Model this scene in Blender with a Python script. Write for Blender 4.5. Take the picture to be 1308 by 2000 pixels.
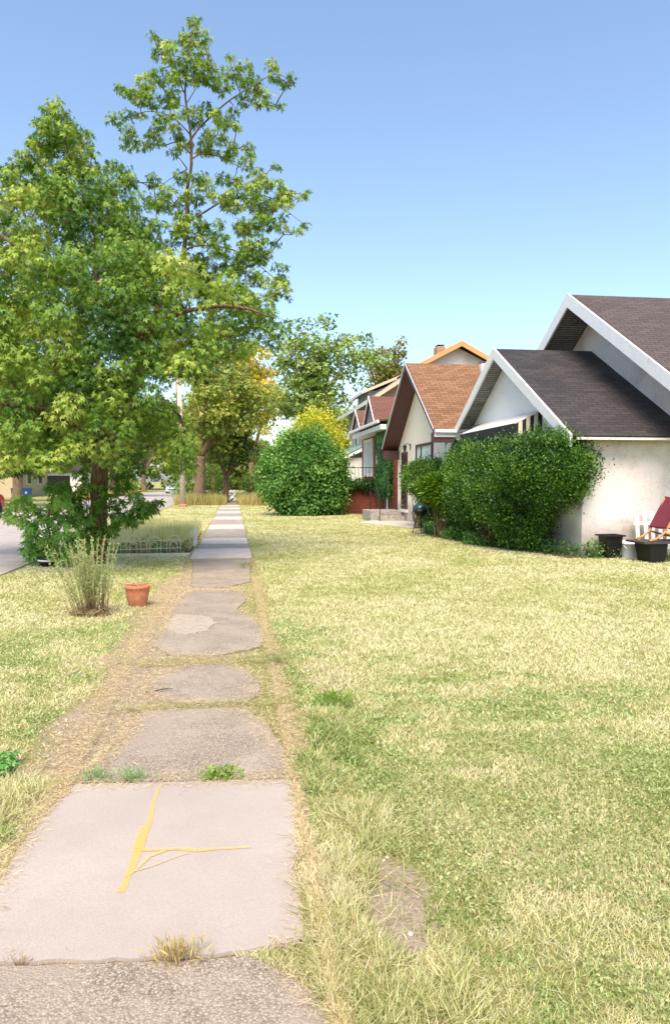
import bpy, math, random
import numpy as np
R = math.radians
S = bpy.context.scene
COL = S.collection
for o in list(bpy.data.objects): bpy.data.objects.remove(o)

# ---------------------------------------------------------------- camera, sky, sun, exposure
F, H, CX, CY = 1444.0, 1.65, 654.0, 1000.0
YAW, PIT = math.atan(197 / F), math.atan(60 / F)
cd = bpy.data.cameras.new('camera'); cam = bpy.data.objects.new('camera', cd); COL.objects.link(cam)
cam.location = (0, 0, H); cam.rotation_euler = (math.pi / 2 - PIT, 0, -YAW)
cd.sensor_fit = 'VERTICAL'; cd.sensor_height = 36; cd.lens = 36 * F / 2000
cd.clip_end = 3000; cd.clip_start = 0.05
S.camera = cam
W = bpy.data.worlds.new('World'); S.world = W; W.use_nodes = True
SUN_EL, SUN_AZ = 56.0, 196.0          # azimuth clockwise from +Y (down the street)
nt = W.node_tree; sk = nt.nodes.new('ShaderNodeTexSky'); sk.sky_type = 'NISHITA'; sk.sun_disc = False
sk.sun_elevation = R(SUN_EL); sk.sun_rotation = R(SUN_AZ); sk.air_density = 1.0; sk.dust_density = 1.8; sk.ozone_density = 0.1; sk.altitude = 0
mxs = nt.nodes.new('ShaderNodeMix'); mxs.data_type = 'RGBA'; mxs.blend_type = 'MULTIPLY'; mxs.inputs[0].default_value = 1; mxs.inputs[7].default_value = (.93, .98, 1.0, 1)
nt.links.new(sk.outputs[0], mxs.inputs[6]); nt.links.new(mxs.outputs[2], nt.nodes['Background'].inputs[0]); nt.nodes['Background'].inputs[1].default_value = 0.092
ld = bpy.data.lights.new('sun', 'SUN'); ld.energy = 1.85; ld.angle = R(36); ld.color = (1.0, 0.84, 0.68)
lo = bpy.data.objects.new('sun', ld); COL.objects.link(lo)
lo.rotation_euler = (R(90 - SUN_EL), 0, R(180 - SUN_AZ) )
S.view_settings.view_transform = 'Standard'; S.view_settings.look = 'None'
S.view_settings.exposure = 1.65; S.view_settings.gamma = 1.0
S.render.engine = 'CYCLES'; S.cycles.max_bounces = 6; S.cycles.transparent_max_bounces = 8

# ---------------------------------------------------------------- geometry helpers
_fw = np.array([math.sin(YAW) * math.cos(PIT), math.cos(YAW) * math.cos(PIT), -math.sin(PIT)])
_rt = np.array([math.cos(YAW), -math.sin(YAW), 0.0]); _up = np.cross(_rt, _fw)
def _ray(x, y): return _fw * F + _rt * (x - CX) - _up * (y - CY)
def at(x, y, Y):            # surveyed point of the photograph at street distance Y
    r = _ray(x, y); t = Y / r[1]; return np.array([0, 0, H]) + r * t
def atX(x, y, X):
    r = _ray(x, y); t = X / r[0]; return np.array([0, 0, H]) + r * t
def gr(x, y):
    r = _ray(x, y); t = -H / r[2]; p = np.array([0, 0, H]) + r * t; return (float(p[0]), float(p[1]))

WL = {}
def tag(o, label=None, cat=None, group=None, kind=None):
    if label: o['label'] = label
    if cat: o['category'] = cat
    if group: o['group'] = group
    if kind: o['kind'] = kind
    return o
def thing(name, loc, label, cat, group=None, kind=None):
    o = bpy.data.objects.new(name, None); COL.objects.link(o); o.location = loc
    o.empty_display_size = .2; WL[o.name] = np.array(loc, float)
    return tag(o, label, cat, group, kind)
def wl(o): return WL.get(o.name, np.zeros(3))
def link(name, me, mats, parent=None, loc=None):
    o = bpy.data.objects.new(name, me); COL.objects.link(o)
    for m in (mats if isinstance(mats, (list, tuple)) else [mats]): me.materials.append(m)
    if parent is not None: o.parent = parent; WL[o.name] = wl(parent)
    elif loc is not None: o.location = loc; WL[o.name] = np.array(loc, float)
    return o

class MB:
    def __init__(s): s.v = []; s.f = []; s.mi = []; s.sm = []; s.m = 0
    def face(s, pts, smooth=False):
        n = len(s.v); s.v += [tuple(map(float, p)) for p in pts]; s.f.append(tuple(range(n, n + len(pts)))); s.mi.append(s.m); s.sm.append(smooth)
    def mesh(s, V, Fs, smooth=False):
        n = len(s.v); s.v += [tuple(map(float, p)) for p in V]
        for f in Fs: s.f.append(tuple(i + n for i in f)); s.mi.append(s.m); s.sm.append(smooth)
    def box(s, a, b, bev=0.0):
        x0, y0, z0 = np.minimum(a, b); x1, y1, z1 = np.maximum(a, b)
        if bev <= 0:
            V = [(x, y, z) for z in (z0, z1) for y in (y0, y1) for x in (x0, x1)]
            s.mesh(V, [(0, 2, 3, 1), (4, 5, 7, 6), (0, 1, 5, 4), (2, 6, 7, 3), (0, 4, 6, 2), (1, 3, 7, 5)]); return
        def ring(z, i): return [(x0 + i + c, y0 + i, z) if 0 else p for p in [] for c in [0]]
        def oc(z, ins):
            b_ = bev
            X0, X1, Y0, Y1 = x0 + ins, x1 - ins, y0 + ins, y1 - ins
            return [(X0 + b_, Y0, z), (X1 - b_, Y0, z), (X1, Y0 + b_, z), (X1, Y1 - b_, z), (X1 - b_, Y1, z), (X0 + b_, Y1, z), (X0, Y1 - b_, z), (X0, Y0 + b_, z)]
        rs = [oc(z0, bev), oc(z0 + bev, 0), oc(z1 - bev, 0), oc(z1, bev)]
        V = sum(rs, []); Fs = [tuple(reversed(range(8))), tuple(range(24, 32))]
        for k in range(3):
            for i in range(8): j = (i + 1) % 8; Fs.append((k * 8 + i, k * 8 + j, k * 8 + 8 + j, k * 8 + 8 + i))
        s.mesh(V, Fs)
    def prism(s, poly, d):      # extrude a 3D polygon along vector d
        d = np.array(d, float); P = [np.array(p, float) for p in poly]; Q = [p + d for p in P]; n = len(P)
        nrm = np.zeros(3)
        for i in range(n): nrm += np.cross(P[i], P[(i + 1) % n])
        if np.dot(nrm, d) > 0: P, Q = P[::-1], Q[::-1]
        s.mesh(P + Q, [tuple(range(n)), tuple(reversed(range(n, 2 * n)))] + [(i, i + n, (i + 1) % n + n, (i + 1) % n) for i in range(n)])
    def slab(s, p, t):          # quad/polygon given thickness t downwards along its normal
        P = [np.array(q, float) for q in p]; n = np.zeros(3)
        for i in range(len(P)): n += np.cross(P[i], P[(i + 1) % len(P)])
        n /= np.linalg.norm(n); n = n if n[2] > 0 else -n
        s.prism(P, -n * t)
    def bar(s, a, b, w, h=None, up=(0, 0, 1)):
        a = np.array(a, float); b = np.array(b, float); h = w if h is None else h; d = b - a; d /= np.linalg.norm(d)
        u = np.array(up, float)
        if abs(np.dot(u, d)) > .95: u = np.array([1., 0, 0])
        r = np.cross(d, u); r /= np.linalg.norm(r); u = np.cross(r, d)
        s.prism([a + r * w / 2 + u * h / 2, a - r * w / 2 + u * h / 2, a - r * w / 2 - u * h / 2, a + r * w / 2 - u * h / 2], b - a)
    def tube(s, pts, rad, n=6, cap=True):
        P = np.array(pts, float); m = len(P); rad = np.broadcast_to(np.array(rad, float), (m,))
        T = np.gradient(P, axis=0); T /= np.maximum(np.linalg.norm(T, axis=1)[:, None], 1e-9)
        u = np.array([1., 0, 0]) if abs(T[0][0]) < .8 else np.array([0, 1., 0]); V = []
        for i in range(m):
            r = np.cross(T[i], u); r /= np.linalg.norm(r); u = np.cross(r, T[i])
            for k in range(n):
                a = 2 * math.pi * k / n; V.append(P[i] + rad[i] * (math.cos(a) * r + math.sin(a) * u))
        Fs = [(i * n + k, i * n + n + k, i * n + n + (k + 1) % n, i * n + (k + 1) % n) for i in range(m - 1) for k in range(n)]
        if cap: Fs += [tuple(range(n)), tuple(reversed(range((m - 1) * n, m * n)))]
        s.mesh(V, Fs, True)
    def lathe(s, c, prof, n=24, axis='z'):
        V = []; m = len(prof)
        for r, z in prof:
            for k in range(n):
                a = 2 * math.pi * k / n
                q = (r * math.cos(a), r * math.sin(a), z)
                if axis == 'x': q = (z, r * math.cos(a), r * math.sin(a))
                V.append(np.array(c) + q)
        Fs = [(i * n + k, i * n + (k + 1) % n, i * n + n + (k + 1) % n, i * n + n + k) for i in range(m - 1) for k in range(n)]
        s.mesh(V, Fs, True)
    def build(s, name, mat, parent=None, loc=None, label=None):
        off = wl(parent) if parent is not None else (np.array(loc, float) if loc is not None else np.zeros(3))
        V = np.array(s.v) - off
        me = bpy.data.meshes.new(name); me.from_pydata([tuple(p) for p in V], [], s.f)
        uv = me.uv_layers.new(name='UVMap'); W_ = np.array(s.v); k = 0
        data = np.zeros((len(me.loops), 2))
        for f in s.f:
            P = W_[list(f)]; n_ = np.zeros(3)
            for i in range(len(P)): n_ += np.cross(P[i], P[(i + 1) % len(P)])
            L = np.linalg.norm(n_); n_ = n_ / L if L > 1e-12 else np.array([0, 0, 1.])
            if abs(n_[2]) > .995: t = np.array([1., 0, 0]); b = np.array([0, 1., 0])
            else: t = np.cross([0, 0, 1.], n_); t /= np.linalg.norm(t); b = np.cross(n_, t)
            data[k:k + len(f), 0] = P @ t; data[k:k + len(f), 1] = P @ b; k += len(f)
        uv.data.foreach_set('uv', data.ravel())
        me.polygons.foreach_set('material_index', s.mi); me.polygons.foreach_set('use_smooth', s.sm); me.update()
        o = link(name, me, mat, parent, loc)
        if label: o['label'] = label
        return o

def raw_mesh(name, V, FV, k, cols, mat, parent=None, loc=None, smooth=False):
    """V (n,3) world verts, FV (m,k) faces, cols (n,3)"""
    off = wl(parent) if parent is not None else (np.array(loc, float) if loc is not None else np.zeros(3))
    me = bpy.data.meshes.new(name); n, m = len(V), len(FV)
    me.vertices.add(n); me.vertices.foreach_set('co', (V - off).astype(np.float32).ravel())
    me.loops.add(m * k); me.loops.foreach_set('vertex_index', FV.astype(np.int32).ravel())
    me.polygons.add(m); me.polygons.foreach_set('loop_start', np.arange(0, m * k, k, dtype=np.int32))
    if smooth: me.polygons.foreach_set('use_smooth', np.ones(m, bool))
    a = me.color_attributes.new('tint', 'FLOAT_COLOR', 'POINT')
    c = np.ones((n, 4), np.float32); c[:, :3] = cols; a.data.foreach_set('color', c.ravel())
    me.update(calc_edges=True)
    return link(name, me, mat, parent, loc)

# ---------------------------------------------------------------- materials
def newmat(name):
    m = bpy.data.materials.new(name); m.use_nodes = True; t = m.node_tree
    return m, t, t.nodes['Principled BSDF']
def nd(t, ty, **kw):
    n = t.nodes.new(ty)
    for k, v in kw.items():
        if k in n.inputs: n.inputs[k].default_value = v
        else: setattr(n, k, v)
    return n
def ramp(t, fac, stops):
    r = t.nodes.new('ShaderNodeValToRGB'); e = r.color_ramp.elements
    while len(e) < len(stops): e.new(.5)
    for i, (p, c) in enumerate(stops):
        e[i].position = p; e[i].color = (*c, 1) if len(c) == 3 else c
    t.links.new(fac, r.inputs[0]); return r.outputs[0]
def mixc(t, fac, a, b, bt='MIX'):
    n = t.nodes.new('ShaderNodeMix'); n.data_type = 'RGBA'; n.blend_type = bt
    for i, v in ((0, fac), (6, a), (7, b)):
        if isinstance(v, (int, float)): n.inputs[i].default_value = v
        elif isinstance(v, tuple): n.inputs[i].default_value = (*v, 1)
        else: t.links.new(v, n.inputs[i])
    return n.outputs[2]
def coords(t, kind='Object', scale=(1, 1, 1)):
    c = t.nodes.new('ShaderNodeTexCoord'); m = t.nodes.new('ShaderNodeMapping'); m.inputs['Scale'].default_value = scale
    t.links.new(c.outputs[kind], m.inputs[0]); return m.outputs[0]
def noise(t, vec, scale, detail=4, rough=.6):
    n = nd(t, 'ShaderNodeTexNoise', Scale=scale, Detail=detail, Roughness=rough); t.links.new(vec, n.inputs['Vector']); return n.outputs[0]
def bump(t, b, h, st=.5, dist=.01):
    n = nd(t, 'ShaderNodeBump', Strength=st, Distance=dist); t.links.new(h, n.inputs['Height']); t.links.new(n.outputs[0], b.inputs['Normal'])
def plain(name, c, rough=.6, var=.12, sc=6, metal=0, bmp=.15, bsc=60, dirt=None):
    m, t, b = newmat(name); v = coords(t)
    lo_ = tuple(x * (1 - var) for x in c); hi = tuple(min(1, x * (1 + var)) for x in c)
    col = ramp(t, noise(t, v, sc, 5), [(.3, lo_), (.7, hi)])
    if dirt:
        col = mixc(t, ramp(t, noise(t, v, dirt[1], 8, .7), [(dirt[2], (0, 0, 0)), (dirt[2] + .12, (1, 1, 1))]), col, dirt[0])
    t.links.new(col, b.inputs['Base Color']); b.inputs['Roughness'].default_value = rough; b.inputs['Metallic'].default_value = metal
    if bmp: bump(t, b, noise(t, v, bsc, 4), bmp)
    return m
def leafmat(name, trans=.35, rough=.5, spec=.3, mul=(1, 1, 1)):
    m, t, b = newmat(name); a = nd(t, 'ShaderNodeAttribute', attribute_name='tint')
    c = mixc(t, 1.0, a.outputs[0], mul, 'MULTIPLY')
    t.links.new(c, b.inputs['Base Color']); b.inputs['Roughness'].default_value = rough; b.inputs['Specular IOR Level'].default_value = spec
    tr = t.nodes.new('ShaderNodeBsdfTranslucent'); tc = mixc(t, 1.0, c, (1.25, 1.2, .6), 'MULTIPLY'); t.links.new(tc, tr.inputs[0])
    mx = t.nodes.new('ShaderNodeMixShader'); mx.inputs[0].default_value = trans
    t.links.new(b.outputs[0], mx.inputs[1]); t.links.new(tr.outputs[0], mx.inputs[2]); t.links.new(mx.outputs[0], t.nodes['Material Output'].inputs[0])
    return m
def brickmat(name, c1, c2, mortar, bw, bh, ms=.01, off=.5, bmp=.6, rough=.85, nz=.35, stain=None, dist=.01):
    m, t, b = newmat(name); v = coords(t, 'UV')
    br = nd(t, 'ShaderNodeTexBrick', offset=off); t.links.new(v, br.inputs['Vector'])
    br.inputs['Color1'].default_value = (*c1, 1); br.inputs['Color2'].default_value = (*c2, 1); br.inputs['Mortar'].default_value = (*mortar, 1)
    br.inputs['Scale'].default_value = 1; br.inputs['Mortar Size'].default_value = ms; br.inputs['Brick Width'].default_value = bw; br.inputs['Row Height'].default_value = bh
    br.inputs['Mortar Smooth'].default_value = .2
    n = noise(t, v, 9, 6, .7); col = mixc(t, nz, br.outputs[0], ramp(t, n, [(.3, (.35, .35, .35)), (.7, (1, 1, 1))]), 'MULTIPLY')
    if stain:
        col = mixc(t, ramp(t, noise(t, v, stain[1], 5, .6), [(stain[2], (0, 0, 0)), (stain[2] + .15, (1, 1, 1))]), col, stain[0])
    t.links.new(col, b.inputs['Base Color']); b.inputs['Roughness'].default_value = rough
    inv = nd(t, 'ShaderNodeMath', operation='SUBTRACT'); inv.inputs[0].default_value = 1; t.links.new(br.outputs['Fac'], inv.inputs[1])
    ad = nd(t, 'ShaderNodeMath', operation='ADD'); t.links.new(inv.outputs[0], ad.inputs[0])
    n2 = nd(t, 'ShaderNodeMath', operation='MULTIPLY'); t.links.new(noise(t, v, 60, 3), n2.inputs[0]); n2.inputs[1].default_value = .6; t.links.new(n2.outputs[0], ad.inputs[1])
    bump(t, b, ad.outputs[0], bmp, dist); return m
def stucco(name, c, stainc, st=.62, sc=.9):
    m, t, b = newmat(name); v = coords(t)
    n1 = noise(t, v, sc, 8, .72); n2 = noise(t, v, 22, 6, .7)
    col = mixc(t, ramp(t, n1, [(st, (0, 0, 0)), (st + .2, (1, 1, 1))]), c, stainc)
    col = mixc(t, ramp(t, n2, [(.57, (0, 0, 0)), (.66, (.7, .7, .7))]), col, tuple(x * .6 for x in c))
    # splash-back dirt near the ground
    sp = nd(t, 'ShaderNodeSeparateXYZ'); t.links.new(v, sp.inputs[0])
    ma = nd(t, 'ShaderNodeMath', operation='MULTIPLY_ADD'); t.links.new(n1, ma.inputs[0]); ma.inputs[1].default_value = -1.0; t.links.new(sp.outputs[2], ma.inputs[2])
    d = ramp(t, ma.outputs[0], [(0.0, (.6, .6, .6)), (.35, (0, 0, 0))])
    dm = mixc(t, d, col, (.24, .2, .15))
    t.links.new(dm, b.inputs['Base Color']); b.inputs['Roughness'].default_value = .9
    bump(t, b, noise(t, v, 35, 6, .7), .55, .02); return m

M = {}
M['stucco'] = stucco('stucco_white', (.76, .69, .66), (.52, .46, .42), .50)
M['cream'] = stucco('cream_render', (.82, .75, .62), (.62, .55, .42), .75)
M['shingle_dark'] = brickmat('dark_shingles', (.036, .031, .033), (.064, .052, .052), (.008, .007, .007), .33, .14, .008, nz=.5, bmp=.7, stain=((.016, .016, .019), .55, .50))
M['shingle_brown'] = brickmat('brown_shingles', (.074, .056, .052), (.11, .082, .074), (.02, .014, .012), .33, .14, .008, nz=.45)
M['shingle_orange'] = brickmat('orange_shingles', (.21, .10, .045), (.33, .17, .08), (.06, .03, .018), .33, .14, .01, nz=.5)
M['shingle_red'] = brickmat('red_brown_shingles', (.15, .065, .045), (.21, .09, .06), (.05, .02, .018), .3, .12, .01, nz=.4)
M['brick'] = brickmat('red_brick', (.22, .035, .022), (.31, .06, .035), (.30, .17, .13), .22, .075, .007, nz=.45)
M['brick_tan'] = brickmat('chimney_brick', (.45, .22, .12), (.55, .3, .18), (.4, .3, .22), .22, .075, .01)
M['siding'] = brickmat('grey_siding', (.50, .50, .48), (.54, .54, .52), (.2, .2, .2), 40, .16, .006, nz=.25)
M['siding_sun_tint'] = brickmat('sun_tinted_siding', (.62, .46, .28), (.66, .5, .3), (.3, .2, .12), 40, .2, .006, nz=.2)  # low sun on the gable end is put into this siding colour
M['white'] = plain('white_paint', (.76, .77, .79), .5, .06, 5, dirt=((.42, .38, .33), 5, .60))
M['white_old'] = plain('old_white_paint', (.70, .68, .63), .6, .1, 5, dirt=((.35, .3, .24), 7, .58))
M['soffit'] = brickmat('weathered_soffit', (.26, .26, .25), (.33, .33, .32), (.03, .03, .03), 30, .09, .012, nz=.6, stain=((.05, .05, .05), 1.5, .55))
M['sun_orange_trim'] = plain('sun_orange_trim', (.60, .30, .10), .6, .1)  # orange of the low sun is put into the trim colour
M['trim_sun_tint'] = plain('sun_tinted_pale_trim', (.62, .48, .33), .6, .1)  # trim tinted tan for the sunlight on camera-facing boards
M['brown_trim'] = plain('brown_trim', (.09, .035, .035), .5, .15)
M['black'] = plain('black_metal', (.015, .015, .016), .35, .2)
M['blackpl'] = plain('black_plastic', (.005, .005, .006), .5, .2)
M['whitepl'] = plain('white_plastic', (.72, .74, .80), .35, .03, 3, bmp=.03)
M['green_enamel'] = plain('green_enamel', (.012, .055, .052), .22, .1, bmp=0)
M['wood'] = plain('orange_wood', (.55, .22, .06), .5, .25, 12)
M['maroon'] = plain('maroon_fabric', (.17, .022, .045), .9, .35, 90, bmp=.5, bsc=200)
M['terracotta'] = plain('terracotta', (.56, .20, .10), .85, .18, 14, bmp=.4, bsc=120, dirt=((.40, .30, .22), 12, .56))
M['concrete'] = plain('step_concrete', (.36, .32, .27), .9, .3, 9, bmp=.5, bsc=90, dirt=((.14, .12, .1), 6, .55))
M['pole'] = plain('pole_wood', (.60, .50, .43), .85, .25, 8, bmp=.5)
M['curtain'] = plain('window_curtain', (.50, .60, .55), .8, .1, 4)
M['teal'] = brickmat('teal_striped_metal', (.18, .42, .36), (.62, .74, .70), (.18, .42, .36), 40, .09, .02, nz=.1)
M['greenmetal'] = brickmat('green_metal_roof', (.16, .30, .26), (.22, .36, .31), (.5, .55, .5), .3, 40, .02, nz=.3)
M['yellow_paint'] = None
def glass(name, c=(.02, .025, .03)):
    m, t, b = newmat(name); b.inputs['Base Color'].default_value = (*c, 1); b.inputs['Roughness'].default_value = .06; b.inputs['Specular IOR Level'].default_value = .8; return m
M['glass'] = glass('dark_glass'); M['glass_car'] = glass('car_glass', (.05, .06, .07))
M['carred'] = glass('red_car_paint', (.55, .01, .02)); M['carred'].node_tree.nodes['Principled BSDF'].inputs['Roughness'].default_value = .25
M['carsilver'] = glass('silver_car_paint', (.45, .5, .62)); M['carsilver'].node_tree.nodes['Principled BSDF'].inputs['Roughness'].default_value = .3
M['rubber'] = plain('tyre_rubber', (.02, .02, .02), .8); M['chrome'] = plain('chrome', (.6, .6, .6), .25, .05, metal=1, bmp=0)
M['lamp_glass'] = plain('lamp_lens', (.75, .75, .72), .2, .03, bmp=0)
M['blue'] = plain('blue_plastic', (.01, .10, .30), .45, .08, bmp=0); M['bluegreen'] = plain('teal_plastic', (.02, .16, .26), .45, .08, bmp=0)
M['leaf'] = leafmat('maple_leaf', .26); M['hedgeleaf'] = leafmat('hedge_leaf', .15, .4, .35); M['bushleaf'] = leafmat('bush_leaf', .3)
M['blade'] = leafmat('grass_blade', .25, .7, .15); M['ivyleaf'] = leafmat('ivy_leaf', .12, .45, .3)
def barkmat(name, c1, c2):
    m, t, b = newmat(name); v = coords(t, 'Object', (9, 9, 1.6)); n = noise(t, v, 3.0, 8, .7)
    t.links.new(ramp(t, n, [(.35, c1), (.62, c2)]), b.inputs['Base Color']); b.inputs['Roughness'].default_value = .95
    bump(t, b, n, 1.0, .04); return m
M['bark'] = barkmat('maple_bark', (.035, .022, .013), (.27, .17, .075))
M['bark2'] = barkmat('grey_brown_bark', (.07, .045, .03), (.30, .20, .12))
M['twig'] = plain('dry_stem', (.33, .19, .10), .9, .3, 20)

# exposed-aggregate paving, smooth concrete, asphalt, soil
def aggregate(name):
    m, t, b = newmat(name); v = coords(t)
    vo = nd(t, 'ShaderNodeTexVoronoi', Scale=115); t.links.new(v, vo.inputs['Vector'])
    peb = ramp(t, vo.outputs['Color'], [(.1, (.22, .175, .13)), (.5, (.38, .31, .235)), (.82, (.48, .40, .31)), (1, (.66, .58, .46))])
    edge = ramp(t, vo.outputs['Distance'], [(.25, (1, 1, 1)), (.62, (.58, .58, .58))])
    col = mixc(t, 1, peb, edge, 'MULTIPLY')
    n = noise(t, v, 2.2, 6, .65); col = mixc(t, ramp(t, n, [(.42, (0, 0, 0)), (.7, (.8, .8, .8))]), col, (.40, .335, .265))
    n2 = noise(t, v, 1.1, 5, .65); col = mixc(t, ramp(t, n2, [(.56, (0, 0, 0)), (.70, (.7, .7, .7))]), col, (.27, .215, .175))
    t.links.new(col, b.inputs['Base Color']); b.inputs['Roughness'].default_value = .9
    bump(t, b, edge, .7, .006); return m
M['agg'] = aggregate('aggregate_paving')
def concrete_light():
    m, t, b = newmat('pink_grey_concrete'); v = coords(t)
    col = ramp(t, noise(t, v, 1.2, 6, .6), [(.3, (.37, .315, .275)), (.7, (.47, .41, .365))])
    col = mixc(t, ramp(t, noise(t, v, 160, 3, .7), [(.35, (0, 0, 0)), (.70, (.75, .75, .75))]), col, (.30, .25, .215))
    vo = nd(t, 'ShaderNodeTexVoronoi', Scale=22); t.links.new(v, vo.inputs['Vector'])
    col = mixc(t, ramp(t, vo.outputs['Distance'], [(.03, (.8, .8, .8)), (.05, (0, 0, 0))]), col, (.15, .12, .1))
    col = mixc(t, ramp(t, noise(t, v, 3.5, 8, .7), [(.55, (0, 0, 0)), (.75, (.5, .5, .5))]), col, (.34, .27, .235))
    t.links.new(col, b.inputs['Base Color']); b.inputs['Roughness'].default_value = .85; bump(t, b, noise(t, v, 140, 4), .25, .004); return m
M['conc'] = concrete_light()
M['conc_far'] = plain('pale_concrete', (.54, .48, .41), .9, .15, 3, bmp=.3, bsc=80, dirt=((.36, .31, .26), 3, .62))
M['agg_far'] = plain('grey_concrete', (.33, .28, .24), .9, .25, 3, bmp=.4, bsc=80, dirt=((.2, .16, .13), 4, .6))
M['sand'] = plain('dusty_sand', (.37, .31, .245), .95, .15, 14, bmp=.5, bsc=120)
M['asphalt'] = plain('pale_asphalt', (.38, .34, .31), .9, .18, 2.5, bmp=.5, bsc=60, dirt=((.22, .2, .2), 1.1, .6))
M['soil'] = plain('bare_soil', (.47, .385, .285), .95, .3, 22, bmp=1, bsc=90, dirt=((.26, .19, .12), 30, .56))
M['mulch'] = plain('dark_soil', (.09, .055, .035), .95, .5, 18, bmp=.9, bsc=60)
def groundmat():
    m, t, b = newmat('dry_lawn'); v = coords(t)
    a = noise(t, v, .55, 6, .65); bb = noise(t, v, 5, 6, .7); c = noise(t, v, 55, 4, .8)
    col = mixc(t, ramp(t, a, [(.36, (0, 0, 0)), (.62, (1, 1, 1))]), (.36, .37, .12), (.46, .42, .20))
    col = mixc(t, ramp(t, bb, [(.40, (0, 0, 0)), (.66, (.8, .8, .8))]), col, (.25, .32, .08))
    col = mixc(t, ramp(t, c, [(.40, (.6, .6, .6)), (.60, (0, 0, 0))]), col, (.20, .17, .08))
    # worn soil beside the walk
    sp = nd(t, 'ShaderNodeSeparateXYZ'); t.links.new(v, sp.inputs[0])
    s1 = nd(t, 'ShaderNodeMath', operation='ADD'); t.links.new(sp.outputs[0], s1.inputs[0]); s1.inputs[1].default_value = .56
    s2 = nd(t, 'ShaderNodeMath', operation='ABSOLUTE'); t.links.new(s1.outputs[0], s2.inputs[0])
    s3 = nd(t, 'ShaderNodeMath', operation='MULTIPLY_ADD'); t.links.new(noise(t, v, 1.4, 6, .7), s3.inputs[0]); s3.inputs[1].default_value = .9; t.links.new(s2.outputs[0], s3.inputs[2])
    msk = ramp(t, s3.outputs[0], [(.0, (1, 1, 1)), (1.0, (1, 1, 1))]); 
    mr = nd(t, 'ShaderNodeMapRange'); t.links.new(s3.outputs[0], mr.inputs[0]); mr.inputs[1].default_value = .88; mr.inputs[2].default_value = 1.22; mr.inputs[3].default_value = 1; mr.inputs[4].default_value = 0
    y = nd(t, 'ShaderNodeMapRange'); t.links.new(sp.outputs[1], y.inputs[0]); y.inputs[1].default_value = 12; y.inputs[2].default_value = 17; y.inputs[3].default_value = 1; y.inputs[4].default_value = .25
    mm = nd(t, 'ShaderNodeMath', operation='MULTIPLY'); t.links.new(mr.outputs[0], mm.inputs[0]); t.links.new(y.outputs[0], mm.inputs[1])
    soil = ramp(t, noise(t, v, 26, 6, .75), [(.3, (.28, .21, .15)), (.55, (.48, .39, .28)), (.75, (.62, .52, .37))])
    col = mixc(t, mm.outputs[0], col, soil)
    for (cx, cy, rx, ry) in ((.64, 2.78, .17, .42), (-1.02, 5.35, .22, .32), (-1.3, 6.9, .3, .5), (.75, 6.2, .25, .6)):
        mp = t.nodes.new('ShaderNodeMapping'); mp.inputs['Location'].default_value = (-cx / rx, -cy / ry, 0); mp.inputs['Scale'].default_value = (1 / rx, 1 / ry, 0); t.links.new(v, mp.inputs[0])
        ln = nd(t, 'ShaderNodeVectorMath', operation='LENGTH'); t.links.new(mp.outputs[0], ln.inputs[0])
        ad = nd(t, 'ShaderNodeMath', operation='MULTIPLY_ADD'); t.links.new(noise(t, v, 9, 6, .7), ad.inputs[0]); ad.inputs[1].default_value = 1.2; t.links.new(ln.outputs['Value'], ad.inputs[2])
        mk = nd(t, 'ShaderNodeMapRange'); t.links.new(ad.outputs[0], mk.inputs[0]); mk.inputs[1].default_value = 1.25; mk.inputs[2].default_value = 1.6; mk.inputs[3].default_value = 1; mk.inputs[4].default_value = 0
        col = mixc(t, mk.outputs[0], col, ramp(t, noise(t, v, 40, 6, .8), [(.35, (.26, .19, .13)), (.5, (.46, .37, .27)), (.7, (.58, .49, .37))]))
    t.links.new(col, b.inputs['Base Color']); b.inputs['Roughness'].default_value = 1; b.inputs['Specular IOR Level'].default_value = .1
    bump(t, b, c, .9, .03); return m
M['ground'] = groundmat()

# ---------------------------------------------------------------- noise / sampling in numpy
def vnoise(x, y, sc, seed):
    rs = np.random.RandomState(seed); T = rs.rand(256, 256); x = x / sc; y = y / sc
    xi = np.floor(x).astype(int); yi = np.floor(y).astype(int); fx = x - xi; fy = y - yi; fx = fx * fx * (3 - 2 * fx); fy = fy * fy * (3 - 2 * fy)
    g = lambda a, b: T[a % 256, b % 256]
    return (g(xi, yi) * (1 - fx) + g(xi + 1, yi) * fx) * (1 - fy) + (g(xi, yi + 1) * (1 - fx) + g(xi + 1, yi + 1) * fx) * fy
def fb(x, y, sc, seed): return (vnoise(x, y, sc, seed) + .5 * vnoise(x, y, sc / 2.1, seed + 1) + .25 * vnoise(x, y, sc / 4.3, seed + 2)) / 1.75
def pip(x, y, poly):
    r = np.zeros(len(x), bool); n = len(poly)
    for i in range(n):
        x0, y0 = poly[i]; x1, y1 = poly[(i + 1) % n]
        if y0 == y1: continue
        c = ((y0 > y) != (y1 > y)) & (x < (x1 - x0) * (y - y0) / (y1 - y0) + x0); r ^= c
    return r
def rough_edge(poly, amp, seed, step=.05):
    rs = random.Random(seed); out = []
    for i in range(len(poly)):
        a = np.array(poly[i]); b = np.array(poly[(i + 1) % len(poly)]); L = np.linalg.norm(b - a); k = max(1, int(L / step))
        for j in range(k):
            p = a + (b - a) * j / k
            out.append((p[0] + rs.uniform(-amp, amp), p[1] + rs.uniform(-amp, amp)))
    return out

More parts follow.
